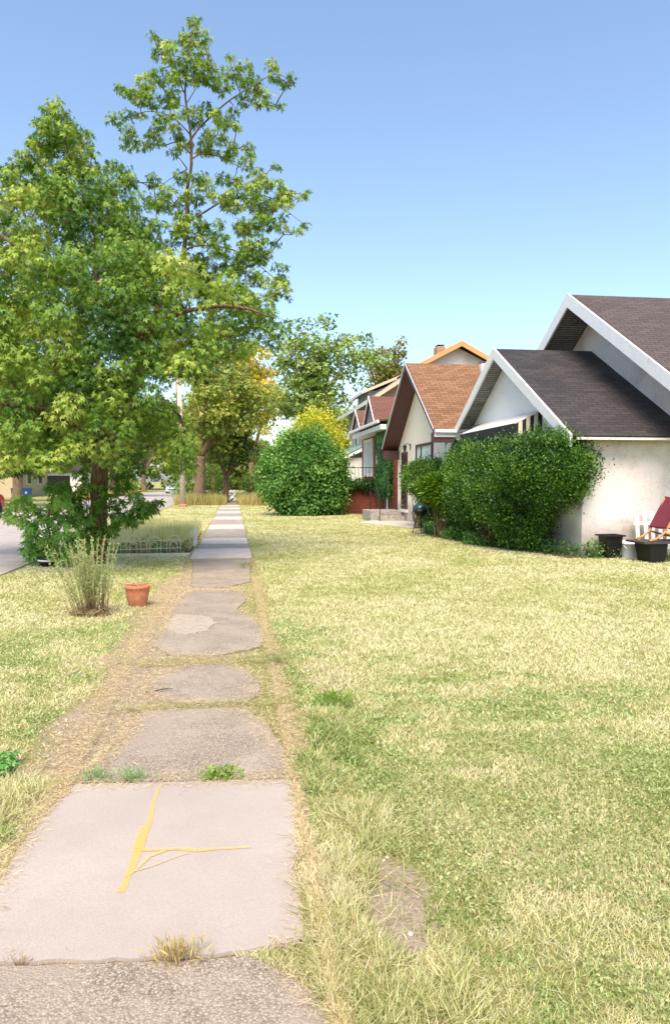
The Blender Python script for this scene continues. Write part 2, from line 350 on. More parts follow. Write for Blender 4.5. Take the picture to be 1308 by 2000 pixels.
# ---------------------------------------------------------------- ground, road, sidewalk
g = MB(); g.box((-900, -60, -1.0), (900, 1500, 0)); tag(g.build('ground', M['ground']), kind='structure')
g = MB(); g.prism([(-12.3, -60, .004), (-4.05, -60, .004), (-4.05, 16, .004), (-4.15, 40, .004), (-4.05, 400, .004), (-12.3, 400, .004)], (0, 0, .012))
tag(g.build('road', M['asphalt']), kind='structure')
SL = {}   # paving outlines (world xy), surveyed
PX = lambda pts: [gr(*p) for p in pts]
SL['s0'] = [(-1.0, -5.0), (.36, -5.0), (.42, 1.2)] + PX([(665, 2040), (650, 1990), (615, 1950), (560, 1908), (480, 1873), (345, 1884), (-60, 1895)]) + [(-1.02, 1.0)]
SL['s1'] = PX([(-250, 1892), (345, 1878), (480, 1865), (588, 1846), (590, 1780), (582, 1745), (570, 1705), (586, 1665), (584, 1600), (572, 1527), (150, 1537), (92, 1590), (55, 1640), (0, 1725), (-90, 1800)])
SL['s2'] = PX([(160, 1534), (571, 1524), (560, 1480), (522, 1420), (480, 1388), (380, 1384), (285, 1393), (240, 1450), (190, 1500)])
SL['s3'] = PX([(286, 1352), (300, 1328), (345, 1309), (390, 1300), (440, 1300), (488, 1314), (508, 1340), (506, 1360), (480, 1375), (390, 1379), (318, 1374)])
SL['s4'] = PX([(295, 1262), (318, 1240), (335, 1200), (360, 1165), (378, 1154), (475, 1156), (482, 1175), (462, 1190), (500, 1215), (518, 1240), (512, 1265), (430, 1282), (340, 1283)])
SL['s5'] = PX([(374, 1148), (378, 1093), (490, 1093), (488, 1138), (440, 1149)])
sw = thing('sidewalk', (-.3, 10, 0), None, None, kind='structure')
def paving(key, mat, seed, z, amp=.012, name='paving_slab'):
    mb = MB(); mb.prism([(x, y, 0.002) for x, y in rough_edge(SL[key], amp, seed)], (0, 0, z)); return mb.build(name, mat, sw)
paving('s0', M['agg'], 1, .010, .006); paving('s1', M['conc'], 2, .015, .008); paving('s2', M['agg'], 3, .018); paving('s3', M['agg'], 4, .015, .012)
paving('s4', M['agg'], 5, .012, .014); paving('s5', M['agg'], 6, .016, .02)
SL['sand'] = PX([(330, 1235), (322, 1225), (345, 1203), (400, 1206), (425, 1220), (405, 1236), (360, 1242)])
paving('sand', M['sand'], 7, .022, .03, 'sand_drift')
ys = [15.9, 18.0, 19.4, 21.3, 25.4, 28.0, 31.8, 34.3, 38.0, 40.5, 43.5, 46.0, 48.5, 50.4]; 
for i in range(len(ys) - 1):
    mb = MB(); e = .012; x0, x1 = (-.93, .37) if i == 0 else (-.88, .35)
    mb.box((x0, ys[i] + e, .002), (x1, ys[i + 1] - e, .03 if i % 2 == 0 else .022)); mb.build('paving_slab', M['conc_far'] if i % 2 == 0 else M['agg_far'], sw)
mb = MB()
for k in range(22): mb.box((-.7, 56 + k * 4, .002), (.2, 59.6 + k * 4, .04))
mb.build('far_walk', M['conc_far'], sw)
# yellow utility spray mark
def spray():
    m, t, b = newmat('yellow_spray_paint'); v = coords(t); b.inputs['Base Color'].default_value = (.66, .47, .15, 1); b.inputs['Roughness'].default_value = .8
    a = ramp(t, noise(t, v, 260, 5, .8), [(.36, (.1, .1, .1)), (.58, (.95, .95, .95))]); t.links.new(a, b.inputs['Alpha']); return m
mb = MB()
def stripe(pts, ws):
    P = [np.array(gr(*p)) for p in pts]
    # densify
    Q = []; Wd = []
    for i in range(len(P) - 1):
        for k in range(6): f = k / 6; Q.append(P[i] * (1 - f) + P[i + 1] * f); Wd.append((ws[i] * (1 - f) + ws[i + 1] * f) * random.uniform(.85, 1.15))
    Q.append(P[-1]); Wd.append(ws[-1]); stripe.k += 1; z = .0185 + .0006 * stripe.k
    for i in range(len(Q) - 1):
        d = Q[i + 1] - Q[i]; d /= np.linalg.norm(d); n = np.array([-d[1], d[0]])
        mb.face([(*(Q[i] - n * Wd[i]), z), (*(Q[i] + n * Wd[i]), z), (*(Q[i + 1] + n * Wd[i + 1]), z), (*(Q[i + 1] - n * Wd[i + 1]), z)])
stripe.k = 0; random.seed(3)
# the mark lies on the slab top: shift pixels are taken at ground level, 3 cm lift is negligible
stripe([(313, 1540), (300, 1575), (290, 1620), (276, 1650), (266, 1680), (254, 1710), (240, 1745), (234, 1752)], [.004, .011, .012, .02, .022, .013, .014, .018])
stripe([(283, 1622), (274, 1650), (268, 1672)], [.022, .024, .02])
stripe([(262, 1668), (300, 1668), (345, 1666), (385, 1669), (430, 1666), (490, 1663)], [.014, .011, .01, .016, .008, .006])
stripe([(246, 1722), (268, 1706), (292, 1682), (325, 1669), (352, 1666)], [.006, .007, .008, .008, .006])
stripe([(262, 1712), (300, 1700), (340, 1684), (372, 1674)], [.003, .004, .004, .002])
mb.build('spray_marking', spray(), sw, label='yellow spray painted line with a side branch on the pink slab')

# ---------------------------------------------------------------- leaf machinery
def quadset(lobes):
    V = []
    for ang, l, w in lobes:
        c, s_ = math.cos(R(ang)), math.sin(R(ang))
        for x, y in ((0, 0), (w, l * .45), (0, l), (-w, l * .45)): V.append((x * c + y * s_, -x * s_ + y * c))
    return np.array(V)
MAPLE = quadset([(0, 1, .15), (42, .80, .12), (-46, .78, .12), (95, .42, .09), (-100, .42, .09)]); MAPLE[:, 1] -= .15
DIAM = quadset([(0, 1, .26)]); NARROW = quadset([(0, 1, .13)]); TRI = quadset([(0, 1, .3), (70, .75, .25), (-70, .75, .25)])
def unit(a): return a / np.maximum(np.linalg.norm(a, axis=1)[:, None], 1e-9)
def leaves(name, P, size, tip, nrm, cols, tmpl, mat, parent=None, loc=None, curl=.35):
    n, k = len(P), len(tmpl); T = unit(tip); B = unit(np.cross(T, nrm)); N = np.cross(B, T)
    t = tmpl; q = (t[:, 0] ** 2 + t[:, 1] ** 2)
    V = P[:, None, :] + size[:, None, None] * (t[None, :, 0, None] * B[:, None, :] + t[None, :, 1, None] * T[:, None, :] - curl * q[None, :, None] * N[:, None, :])
    V = V.reshape(-1, 3); FV = np.arange(n * k).reshape(-1, 4)
    return raw_mesh(name, V, FV, 4, np.repeat(cols, k, axis=0), mat, parent, loc)
def ramp_np(t, cs):
    cs = np.array(cs); t = np.clip(t, 0, .9999) * (len(cs) - 1); i = t.astype(int); f = (t - i)[:, None]; return cs[i] * (1 - f) + cs[i + 1] * f
def clump_leaves(rs, C, rad, dens, size, pal, droop=.5, flat=.75, var=.25, tone=None):
    """leaf positions in shells round clump centres C with radii rad"""
    Ps, Ts, Ns, Cs, Sz = [], [], [], [], []
    for i in range(len(C)):
        n = max(6, int((dens if np.isscalar(dens) else dens[i]) * rad[i] ** 2)); d = unit(rs.normal(size=(n, 3))); r = rad[i] * rs.uniform(.15, 1, n) ** .5
        o = d * r[:, None]; o[:, 2] *= flat; Ps.append(C[i] + o)
        h = d.copy(); h[:, 2] = 0; Ts.append(unit(h) + rs.normal(size=(n, 3)) * .45 + [0, 0, -droop]); Ns.append(rs.normal(size=(n, 3)) * .65 + [0, 0, .8] + d * .5)
        base = tone[i] if tone is not None else rs.uniform(.15, .85)
        Cs.append(ramp_np(base + rs.normal(0, var, n), pal)); Sz.append(size * rs.uniform(.45, 1.3, n))
    return np.concatenate(Ps), np.concatenate(Sz), np.concatenate(Ts), np.concatenate(Ns), np.concatenate(Cs)
def grow(rs, limbs, C, mb, r0=.012, maxr=.05, sag=.1, upw=.35):
    """twig every clump to the nearest point already on the tree"""
    nodes = np.concatenate([np.array(l)[:, :3] for l in limbs]); cen = nodes.mean(0)
    order = np.argsort(((C[:, None] - nodes[None]) ** 2).sum(2).min(1))
    for i in order:
        # prefer joints lower than and inward of the clump
        d = np.linalg.norm(nodes - C[i], axis=1) + upw * np.maximum(0, nodes[:, 2] - C[i][2]); j = d.argmin(); a = nodes[j]; b = C[i]; L = np.linalg.norm(b - a)
        if L < .05: continue
        m = 4; f = np.linspace(0, 1, m + 1)[:, None]; p = a + (b - a) * f + rs.normal(size=(m + 1, 3)) * .05 * L * np.sin(f * math.pi); p[:, 2:] += sag * L * np.sin(f * math.pi)
        r = min(maxr, r0 * (1 + L * 1.2)); mb.tube(p, np.linspace(r, r0 * .45, m + 1), 5, False)
        nodes = np.concatenate([nodes, p[2:]])
def limb(mb, pts, r, seg=6, wob=.04, rs=None, n=9):
    """pts control points, r radii at them; returns refined path"""
    P = np.array(pts, float); r = np.array(r, float); u = np.linspace(0, len(P) - 1, (len(P) - 1) * seg + 1); Q = []
    for t in u:
        i = min(int(t), len(P) - 2); f = t - i; p0 = P[max(i - 1, 0)]; p1 = P[i]; p2 = P[i + 1]; p3 = P[min(i + 2, len(P) - 1)]
        Q.append(.5 * ((2 * p1) + (-p0 + p2) * f + (2 * p0 - 5 * p1 + 4 * p2 - p3) * f * f + (-p0 + 3 * p1 - 3 * p2 + p3) * f ** 3))
    Q = np.array(Q); rr = np.interp(u, np.arange(len(P)), r)
    if rs is not None: Q[1:-1] += rs.normal(size=(len(Q) - 2, 3)) * wob * rr[1:-1, None]; rr = rr * rs.uniform(.93, 1.07, len(rr))
    mb.tube(Q, rr, n); return Q

# ---------------------------------------------------------------- main maple
GREEN = [(.025, .075, .010), (.06, .15, .018), (.14, .26, .03), (.27, .39, .055), (.44, .51, .11)]
def main_maple():
    rs = np.random.RandomState(11); Y0 = 15.2
    t = thing('maple_tree', (-2.7, Y0, 0), 'tall forked maple with ragged bright green crown and thin leader beside the road', 'tree')
    mb = MB(); D = lambda x, y, d=0: at(x, y, Y0 + d)
    L = []
    L.append(limb(mb, [D(191, 1112), D(191, 1085), D(193, 1040), D(194, 960), D(200, 890), D(225, 815)], [.24, .185, .165, .16, .17, .18], 7, .05, rs, 12))
    L.append(limb(mb, [D(225, 815), D(255, 755, .1), D(272, 705, .2), D(280, 660, .2)], [.18, .15, .13, .12], 6, .05, rs))
    L.append(limb(mb, [D(280, 660, .2), D(310, 600, .4), D(345, 530, .4), D(358, 492, .3), D(366, 430, .2), D(365, 380, .1), D(374, 320, 0), D(371, 250, 0), D(362, 180, 0), D(368, 110), D(376, 50)], [.09, .062, .05, .045, .04, .034, .03, .024, .018, .011, .005], 5, .1, rs))
    L.append(limb(mb, [D(280, 660, .2), D(240, 630, -.4), D(205, 590, -.7), D(188, 540, -.6), D(187, 470, -.5), D(170, 400, -.4), D(140, 320, -.3), D(115, 230, -.3)], [.10, .08, .06, .042, .03, .022, .014, .007], 5, .1, rs))
    L.append(limb(mb, [D(205, 590, -.7), D(150, 560, -1.2), D(90, 530, -1.6), D(30, 480, -2), D(-40, 430, -2)], [.07, .05, .04, .028, .012], 5, .1, rs))
    L.append(limb(mb, [D(225, 815), D(170, 770, .6), D(110, 720, 1.2), D(40, 690, 1.6), D(-50, 640, 2)], [.12, .09, .07, .045, .02], 5, .1, rs))
    L.append(limb(mb, [D(215, 850), D(150, 830, -.9), D(80, 800, -1.8), D(10, 790, -2.4), D(-60, 770, -2.8)], [.10, .08, .06, .035, .015], 5, .1, rs))
    L.append(limb(mb, [D(225, 815), D(290, 790, -.8), D(340, 800, -1.3), D(365, 850, -1.6)], [.09, .06, .04, .012], 5, .1, rs))
    L.append(limb(mb, [D(272, 705, .2), D(340, 680, .9), D(420, 650, 1.5), D(500, 640, 1.8), D(545, 660, 1.8)], [.09, .07, .05, .03, .012], 5, .1, rs))
    L.append(limb(mb, [D(280, 660, .2), D(330, 620, -.6), D(400, 600, -1.0), D(470, 600, -1.2), D(530, 620, -1.2)], [.07, .055, .04, .028, .01], 5, .1, rs))
    # named side branches of the leader
    for pts, r in [([(367, 282), (385, 255), (415, 225), (450, 195), (490, 170), (535, 145), (565, 155)], .03), ([(372, 300), (345, 278), (318, 285), (290, 280), (258, 275)], .02), ([(371, 262), (345, 235), (320, 222), (285, 218), (250, 230), (222, 234)], .018),
                   ([(375, 310), (400, 300), (440, 310), (475, 330), (520, 345)], .02), ([(358, 440), (390, 420), (440, 392), (490, 388), (540, 400), (590, 435)], .032), ([(440, 392), (500, 380), (560, 395), (592, 380)], .02),
                   ([(357, 492), (385, 480), (430, 482), (470, 495), (520, 530), (565, 570)], .03), ([(360, 180), (340, 140), (315, 95), (300, 70)], .014), ([(366, 200), (390, 160), (400, 130)], .012), ([(345, 530), (320, 480), (308, 430), (305, 390)], .02), ([(366, 330), (340, 345), (310, 365)], .014)]:
        d = rs.uniform(-.8, .8); n = len(pts); L.append(limb(mb, [D(x, y, d * i / n) for i, (x, y) in enumerate(pts)], np.linspace(r * .75, .004, n), 4, .1, rs, 6))
    tips = [(378, 42, 14), (392, 62, 12), (365, 75, 18), (385, 95, 20), (298, 68, 9), (318, 88, 14), (340, 110, 18), (372, 125, 20), (350, 150, 18), (400, 135, 18), (415, 160, 14), (312, 150, 18), (283, 160, 15), (255, 180, 10), (233, 172, 11), (295, 195, 18), (330, 195, 16), (222, 232, 13), (250, 226, 14), (318, 240, 16), (340, 250, 12), (300, 270, 18), (275, 285, 13), (252, 270, 14), (248, 288, 8), (345, 268, 10), (448, 112, 9), (455, 140, 18), (480, 128, 12), (490, 160, 20), (435, 170, 16), (530, 128, 14), (535, 150, 12), (512, 185, 18), (475, 195, 14), (560, 162, 12), (572, 148, 8), (550, 208, 8), (525, 205, 9), (505, 205, 9),
            (400, 215, 16), (385, 240, 14), (440, 238, 14), (462, 245, 8), (425, 262, 18), (400, 280, 12), (455, 288, 12), (485, 288, 11), (492, 300, 8), (480, 318, 14), (440, 300, 12), (350, 350, 9), (300, 352, 14), (325, 372, 16), (400, 362, 18), (435, 348, 13), (385, 392, 14), (345, 405, 20), (305, 398, 16), (500, 338, 14), (540, 325, 9), (545, 358, 11), (520, 365, 12), (490, 385, 18), (450, 405, 16), (520, 405, 16), (558, 385, 12), (590, 382, 11), (600, 376, 7), (597, 440, 9), (582, 452, 10), (530, 428, 13), (555, 425, 10), (480, 438, 16), (400, 450, 18), (370, 430, 14), (360, 465, 20), (430, 462, 15), (310, 440, 16), (328, 480, 18), (480, 478, 14), (505, 505, 16), (450, 515, 16), (400, 520, 18), (425, 495, 12), (540, 520, 10), (558, 522, 8), (520, 550, 14), (552, 548, 9), (565, 582, 7), (543, 575, 8), (500, 585, 14), (430, 560, 18), (475, 560, 16), (390, 560, 18),
            (110, 200, 13), (98, 222, 16), (125, 232, 16), (85, 245, 18), (115, 258, 20), (145, 255, 16), (165, 275, 14), (72, 268, 12), (60, 282, 8), (95, 280, 16), (130, 290, 18), (155, 300, 18), (175, 262, 9), (180, 300, 10), (12, 335, 16), (38, 325, 18), (45, 305, 12), (65, 330, 18), (95, 330, 18), (130, 335, 20), (165, 335, 20), (222, 325, 14), (245, 335, 14), (255, 355, 14), (225, 355, 18), (195, 365, 18), (-10, 340, 16), (15, 355, 10)]
    C, rd = [], []
    for x, y, r in tips:
        C.append(D(x, y, rs.uniform(-.5, .5))); rd.append(r / F * Y0 * 1.3)
    poly = [(-120, 380), (0, 372), (60, 355), (130, 350), (215, 375), (270, 385), (300, 440), (330, 500), (420, 545), (500, 590), (545, 625), (552, 655), (545, 690), (480, 690), (440, 700), (395, 735), (350, 760), (330, 800), (372, 850), (372, 905), (345, 915), (310, 880), (260, 905), (170, 905), (100, 900), (40, 925), (-120, 930)]
    k = 0; pts = []; extra = []
    while k < 20000 and len(pts) < 620:
        k += 1; x, y = rs.uniform(-120, 560), rs.uniform(350, 930)
        if not pip(np.array([x]), np.array([y]), poly)[0]: continue
        d = rs.uniform(-1, 1); env = 2.9 * math.sqrt(max(.08, 1 - ((x - 190) / 420) ** 2)) * (1 if y > 480 else .5); d = math.copysign(abs(d) ** .6, d) * env
        if x > 440: d *= .5
        p = D(x, y, d)
        # keep open gaps where the photo shows sky or street
        if 300 < x < 345 and 405 < y < 500 and rs.rand() < .5: continue
        if 330 < x < 366 and 745 < y < 850: continue
        if 480 < x < 560 and 680 < y: continue
        if fb(np.array([x / 95.]), np.array([y / 95. + d]), 1.0, 77)[0] < .36: continue
        if all(np.linalg.norm(p - q) > .34 for q in pts[-400:]): pts.append(p)
    for p in pts: C.append(p); rd.append(rs.uniform(.24, .40))
    for pl, cnt, lo_, hi_ in (([(300, 350), (340, 330), (420, 350), (520, 345), (585, 385), (575, 445), (535, 465), (558, 560), (520, 620), (400, 600), (330, 520), (290, 430)], 90, .13, .22), ([(335, 60), (398, 50), (425, 130), (470, 165), (560, 140), (560, 195), (470, 215), (480, 320), (400, 300), (330, 300), (245, 285), (225, 235), (250, 172), (300, 110)], 50, .10, .16), ([(70, 260), (105, 205), (130, 225), (170, 270), (185, 320), (255, 340), (270, 385), (180, 400), (60, 380), (0, 350), (40, 320)], 45, .14, .22)):
        c_ = 0
        while c_ < cnt:
            x, y = rs.uniform(0, 600), rs.uniform(40, 630)
            if pip(np.array([x]), np.array([y]), pl)[0] and not (430 < y < 500 and 300 < x < 340): C.append(D(x, y, rs.uniform(-.7, .7))); rd.append(rs.uniform(lo_, hi_)); c_ += 1; extra.append(1)
    C = np.array(C); rd = np.array(rd)
    grow(rs, L, C, mb, .009, .04, .08)
    # epicormic tufts on the lower trunk
    low = []
    for x, y, d in [(170, 950, -.3), (150, 975, -.4), (215, 960, -.3), (240, 950, -.4), (232, 985, -.5), (262, 975, -.6), (285, 990, -.6), (262, 1010, -.5), (240, 1015, -.4), (222, 1000, -.3), (140, 1010, -.2), (165, 1030, -.2), (175, 1000, -.4), (205, 985, -.5), (275, 1000, -.5), (298, 985, -.6), (180, 1060, -.3), (215, 1035, -.3), (160, 925, 0), (250, 925, -.5), (220, 930, -.4)]: low.append(D(x, y, d))
    low = np.array(low); grow(rs, [L[0]], low, mb, .005, .014, .05)
    mb.build('trunk', M['bark'], t)
    tone = np.concatenate([rs.uniform(.35, .8, len(tips)), np.clip(-.12 + 1.15 * fb(np.array([p[0] * 1.3 for p in pts]), np.array([p[2] * 1.3 + p[1] for p in pts]), 1.1, 5) + rs.uniform(-.2, .3, len(pts)), 0, 1), rs.uniform(.4, .9, len(extra))])
    P, s_, T, N, c = clump_leaves(rs, C, rd, np.where((np.arange(len(C)) < len(tips)) | (np.arange(len(C)) >= len(tips) + len(pts)), 1450, 1000), .098, GREEN, .95, .75, .13, tone)
    P2, s2, T2, N2, c2 = clump_leaves(rs, low, rs.uniform(.16, .27, len(low)), 900, .15, [(.05, .14, .015), (.12, .26, .03), (.22, .38, .05)], .9, .8, .15)
    leaves('crown', np.concatenate([P, P2]), np.concatenate([s_, s2]), np.concatenate([T, T2]), np.concatenate([N, N2]), np.concatenate([c, c2]), MAPLE, M['leaf'], t)
main_maple()

# ---------------------------------------------------------------- background trees
def tree(name, base, h, cr, label, pal, seed, trunk_r=.3, crown_c=None, crown_s=None, nclump=150, leaf=.22, dens=60, clumpr=.9, bark='bark2', tmpl=TRI, ltr='bushleaf', lobes=5, fork=.35, cat='tree', group=None, ntone=.2, lean=(0, 0)):
    rs = np.random.RandomState(seed); b = np.array([base[0], base[1], 0.]); t = thing(name, tuple(b), label, cat, group)
    cc = np.array(crown_c if crown_c is not None else (b[0], b[1], h * .62)); cs = np.array(crown_s if crown_s is not None else (cr, cr, h * .40))
    mb = MB(); fk = b + [lean[0] * fork, lean[1] * fork, h * fork]
    L = [limb(mb, [b - [0, 0, .1], b + [0, 0, .4], (b + fk) / 2 + rs.normal(size=3) * [.1, .1, 0], fk], [trunk_r * 1.35, trunk_r * 1.02, trunk_r * .85, trunk_r * .8], 5, .06, rs, 10)]
    for k in range(lobes):
        a = 2 * math.pi * (k + rs.rand() * .6) / lobes; e = cc + cs * [math.cos(a) * .65, math.sin(a) * .65, rs.uniform(-.1, .75)]
        L.append(limb(mb, [fk, fk + (e - fk) * .45 + [0, 0, h * .04], e], [trunk_r * .55, trunk_r * .33, trunk_r * .08], 5, .15, rs, 6))
    # lobed, uneven crown: clumps gathered on several sub-crowns
    sub = [cc + cs * unit(rs.normal(size=(1, 3)))[0] * rs.uniform(.35, .75) for _ in range(9)] + [cc]
    C = []
    while len(C) < nclump:
        s0 = sub[rs.randint(len(sub))]; d = unit(rs.normal(size=(1, 3)))[0] * cs * rs.uniform(.25, .52)
        p = s0 + d
        if p[2] > .5 and (((p - cc) / cs) ** 2).sum() < 1.35: C.append(p)
    C = np.array(C); grow(rs, L, C, mb, trunk_r * .05, trunk_r * .2, .05)
    mb.build('trunk', M[bark], t)
    tone = np.clip(rs.normal(.5, ntone, nclump), 0, 1)
    P, s_, T, N, c = clump_leaves(rs, C, clumpr * rs.uniform(.6, 1.15, nclump), dens, leaf, pal, .3, .7, .15, tone)
    leaves('crown', P, s_, T, N, c, tmpl, M[ltr], t); return t
MID = [(.10, .18, .03), (.22, .34, .055), (.40, .48, .10)]; DARK = [(.03, .07, .018), (.08, .15, .03), (.17, .25, .05)]
SUN_GOLD = [(.34, .34, .04), (.55, .46, .05), (.68, .52, .07)]; OLIVE = [(.12, .15, .03), (.24, .25, .05), (.42, .34, .07)]
tree('shade_tree', (-2.45, 53.8), 11.5, 4, 'thick trunked tree with broken limbs at the sidewalk end, behind the utility pole', [(.13, .20, .03), (.28, .36, .06), (.50, .46, .10)], 21, .42, at(440, 790, 55), (4.2, 4, 4.3), 190, .24, 55, .95, fork=.30, lean=(.3, 0))
tree('dark_evergreen', (-.6, 56.5), 6, 3, 'dark low evergreen just right of the thick trunked tree at the sidewalk end', DARK, 22, .25, at(455, 880, 56.5), (2.6, 2.2, 1.8), 70, .2, 80, .65, fork=.3)
tree('ash_tree', (5.9, 62), 14.2, 4, 'loose light green tree with sky showing through, behind the big round bush', [(.12, .20, .035), (.25, .37, .08), (.42, .50, .15)], 23, .3, at(628, 725, 62), (4.8, 4, 4.4), 200, .26, 55, 1.0, fork=.35)
tree('elm_tree', (17.5, 88), 19.4, 4, 'upright olive and gold tree standing far behind the house with two sun-tinted rooflines', OLIVE, 24, .35, at(752, 722, 88), (3.3, 3.3, 4.6), 110, .3, 45, 1.0, fork=.55)
tree('sun_gold_tree', (1.8, 78), 12, 4, 'sun-tinted golden yellow tree between the thick trunked tree and the loose light green tree', SUN_GOLD, 25, .3, at(492, 775, 78), (4.0, 3.5, 5.4), 150, .3, 50, 1.1, fork=.3)  # yellow glow of low sun is put into the leaf colours
tree('locust_tree', (6.3, 70), 8.5, 3, 'yellow green tree low behind the round bush and left of the grey house', [(.2, .26, .04), (.38, .42, .07), (.56, .5, .08)], 26, .25, at(640, 835, 70), (4.4, 3, 3.8), 120, .26, 50, 1.0, fork=.3)
tree('curb_tree', (-12.9, 46.5), 10, 4, 'thick pale trunked tree across the road, right one of the pair past the truck', MID, 27, .30, (-12.9, 46.5, 7.2), (3.8, 3.8, 3.2), 130, .24, 55, 1.0, fork=.42, group='trees lining the far side of the road')
tree('curb_tree', (-15.6, 50), 9.5, 4, 'slim trunked tree across the road just behind the red truck', MID, 28, .2, (-15.8, 50, 7.0), (3.6, 3.6, 3.0), 120, .24, 55, 1.0, fork=.40, group='trees lining the far side of the road')
tree('street_tree', (-12.9, 82), 12, 5, 'dark forked tree on the far curb, short of the silver car', DARK, 29, .4, (-12.6, 82, 8.6), (5, 5, 4.2), 150, .28, 50, 1.1, fork=.2)
tree('street_tree', (-13.8, 118), 15, 6, 'distant tree over the road end on its left side', MID, 30, .4, (-12.8, 118, 9.5), (6.5, 6, 6), 150, .36, 36, 1.3, fork=.2)
tree('street_tree', (-2.6, 96), 13, 5, 'distant tree on the right side of the road beyond the silver car', MID, 31, .4, (-3.6, 96, 10.5), (5.2, 5, 7.2), 200, .32, 42, 1.2, fork=.2)
tree('yard_tree', (-22, 64), 12, 6, 'broad tree shading the yellow house across the road', MID, 32, .35, (-21, 62, 8.6), (6.5, 5, 3.8), 150, .3, 44, 1.2, fork=.4)

def woods():
    rs = np.random.RandomState(41); C = []; rr = []
    for i in range(1900):
        x = rs.uniform(-75, 80); y = 138 + rs.uniform(0, 26) + abs(x) * .1; hh = 7.5 + 6.5 * fb(np.array([x]), np.array([0.]), 13, 9)[0] - (2.5 if 6 < x < 16 else 0) + (5 if x < -4 else 0)
        C.append((x, y, hh * rs.rand() ** .6)); rr.append(rs.uniform(1.1, 2.0))
    C = np.array(C); P, s_, T, N, c = clump_leaves(rs, C, np.array(rr), 30, .6, [(.07, .12, .025), (.17, .25, .05), (.36, .37, .09)], .2, .7, .15)
    tag(leaves('woods', P, s_, T, N, c, TRI, M['bushleaf'], loc=(0, 145, 0)), 'distant belt of mixed green trees closing the view', 'woods', kind='stuff')
woods()

# ---------------------------------------------------------------- bushes
def bush(name, base, label, pal, seed, blobs, leaf, n, mat='bushleaf', tmpl=DIAM, cat='bush', group=None, up=.2, droop=.3, shell=.35, curl=.2, spray=0, stems=14, tonesc=.5, clr=.16, per=26, lump=.4, shoot=0, knobs=0):
    """blobs: (centre, radii) ellipsoids whose union is the bush; foliage in many small tufts near the surface"""
    rs = np.random.RandomState(seed); b = np.array([base[0], base[1], 0.]); t = thing(name, tuple(b), label, cat, group)
    base_n = len(blobs); blobs = list(blobs)
    for _ in range(knobs):
        c_, r = blobs[rs.randint(base_n)]; d = unit(rs.normal(size=(1, 3)))[0]; d[2] = abs(d[2]) * .9
        k_ = rs.uniform(.22, .38) * min(r); blobs.append((tuple(np.array(c_) + d * np.array(r) * .92), (k_, k_, k_ * .9)))
    w = np.array([r[0] * r[1] + r[1] * r[2] + r[0] * r[2] for c_, r in blobs]); w /= w.sum(); C = []; O = []
    while len(C) < n:
        i = rs.choice(len(blobs), p=w); c_, r = np.array(blobs[i][0], float), np.array(blobs[i][1], float)
        d = unit(rs.normal(size=(1, 3)))[0]; rad = 1 - shell * rs.rand() ** 1.5
        p = c_ + d * r * rad
        if p[2] < .06: continue
        inside = False
        for j, (c2, r2) in enumerate(blobs):
            if j != i and (((p - c2) / r2) ** 2).sum() < (1 - shell) ** 2: inside = True; break
        if inside: continue
        bumpy = vnoise(np.array([p[0] * 2 + p[1]]), np.array([p[2] * 2 + p[1] * .7]), .55, seed)[0]
        C.append(p + d * (bumpy - .5) * lump * min(1, r.min())); O.append(d)
    C = np.array(C); O = np.array(O); C[:, 2] += shoot * rs.rand(n) ** 2 * (O[:, 2] > .45); k = per; nn = n * k
    P = np.repeat(C, k, 0) + rs.normal(size=(nn, 3)) * clr * [1, 1, .9]; D = np.repeat(O, k, 0)
    T = D * .7 + rs.normal(size=(nn, 3)) * .6 + [0, 0, up - droop]
    if spray: T = D * 1.0 + rs.normal(size=(nn, 3)) * .25 + np.array([-1.0, -.3, .35]) * spray
    N = rs.normal(size=(nn, 3)) * .5 + [0, 0, .8] + D * .6
    tone = fb(C[:, 0] * 1.7 + C[:, 1], C[:, 2] * 1.7, tonesc, seed + 3) * .8 + .05 + rs.normal(0, .12, n)
    cols = ramp_np(np.repeat(tone, k) + rs.normal(0, .14, nn), pal)
    P[:, 2] = np.maximum(P[:, 2], .02)
    mb = MB(); 
    for q in range(stems):
        e = C[rs.randint(len(C))]; e = b + (e - b) * .85; s0 = b + [rs.uniform(-.25, .25), rs.uniform(-.25, .25), -.02]
        limb(mb, [s0, s0 + (e - s0) * .4 + [0, 0, e[2] * .15], e], [.03, .018, .006], 4, .1, rs, 5)
    mb.build('stems', M['bark'], t)
    leaves('foliage', P, leaf * rs.uniform(.6, 1.3, nn), T, N, cols, tmpl, M[mat], t, curl=curl); return t
HEDGE = [(.01, .035, .006), (.035, .10, .012), (.10, .23, .02), (.24, .42, .04)]
bush('hedge', (6.6, 18.4), 'large dark glossy hedge covering the front of the white stucco house below the striped awning', HEDGE, 51,
     [((6.9, 15.9, 1.95), (.95, .95, .72)), ((6.75, 16.7, 1.2), (.70, .9, 1.2)), ((6.7, 17.6, 1.5), (.9, 1.1, 1.12)), ((6.65, 19.0, 1.42), (.9, 1.2, 1.2)), ((6.75, 20.4, 1.4), (.85, 1.2, 1.25)), ((6.95, 21.7, 1.25), (.75, 1.0, 1.15)), ((6.98, 15.35, 2.0), (.85, .65, .62)), ((7.0, 15.5, 1.5), (.7, .6, .4))], .06, 4400, 'hedgeleaf', DIAM, 'hedge', up=.9, droop=0, shell=.30, stems=30, per=36, clr=.10, shoot=.2, lump=.2, knobs=10)
bush('hedge', (6.55, 25.6), 'smaller clipped hedge below the brown framed window, behind the grill', HEDGE, 52,
     [((6.5, 25.6, 1.72), (.5, 1.2, .52)), ((6.7, 24.6, 1.7), (.45, .9, .62)), ((6.8, 25.2, .8), (.3, .7, .9))], .07, 900, 'hedgeleaf', DIAM, 'hedge', up=.9, droop=0, shell=.3, per=32, clr=.10, shoot=.12, lump=.2)
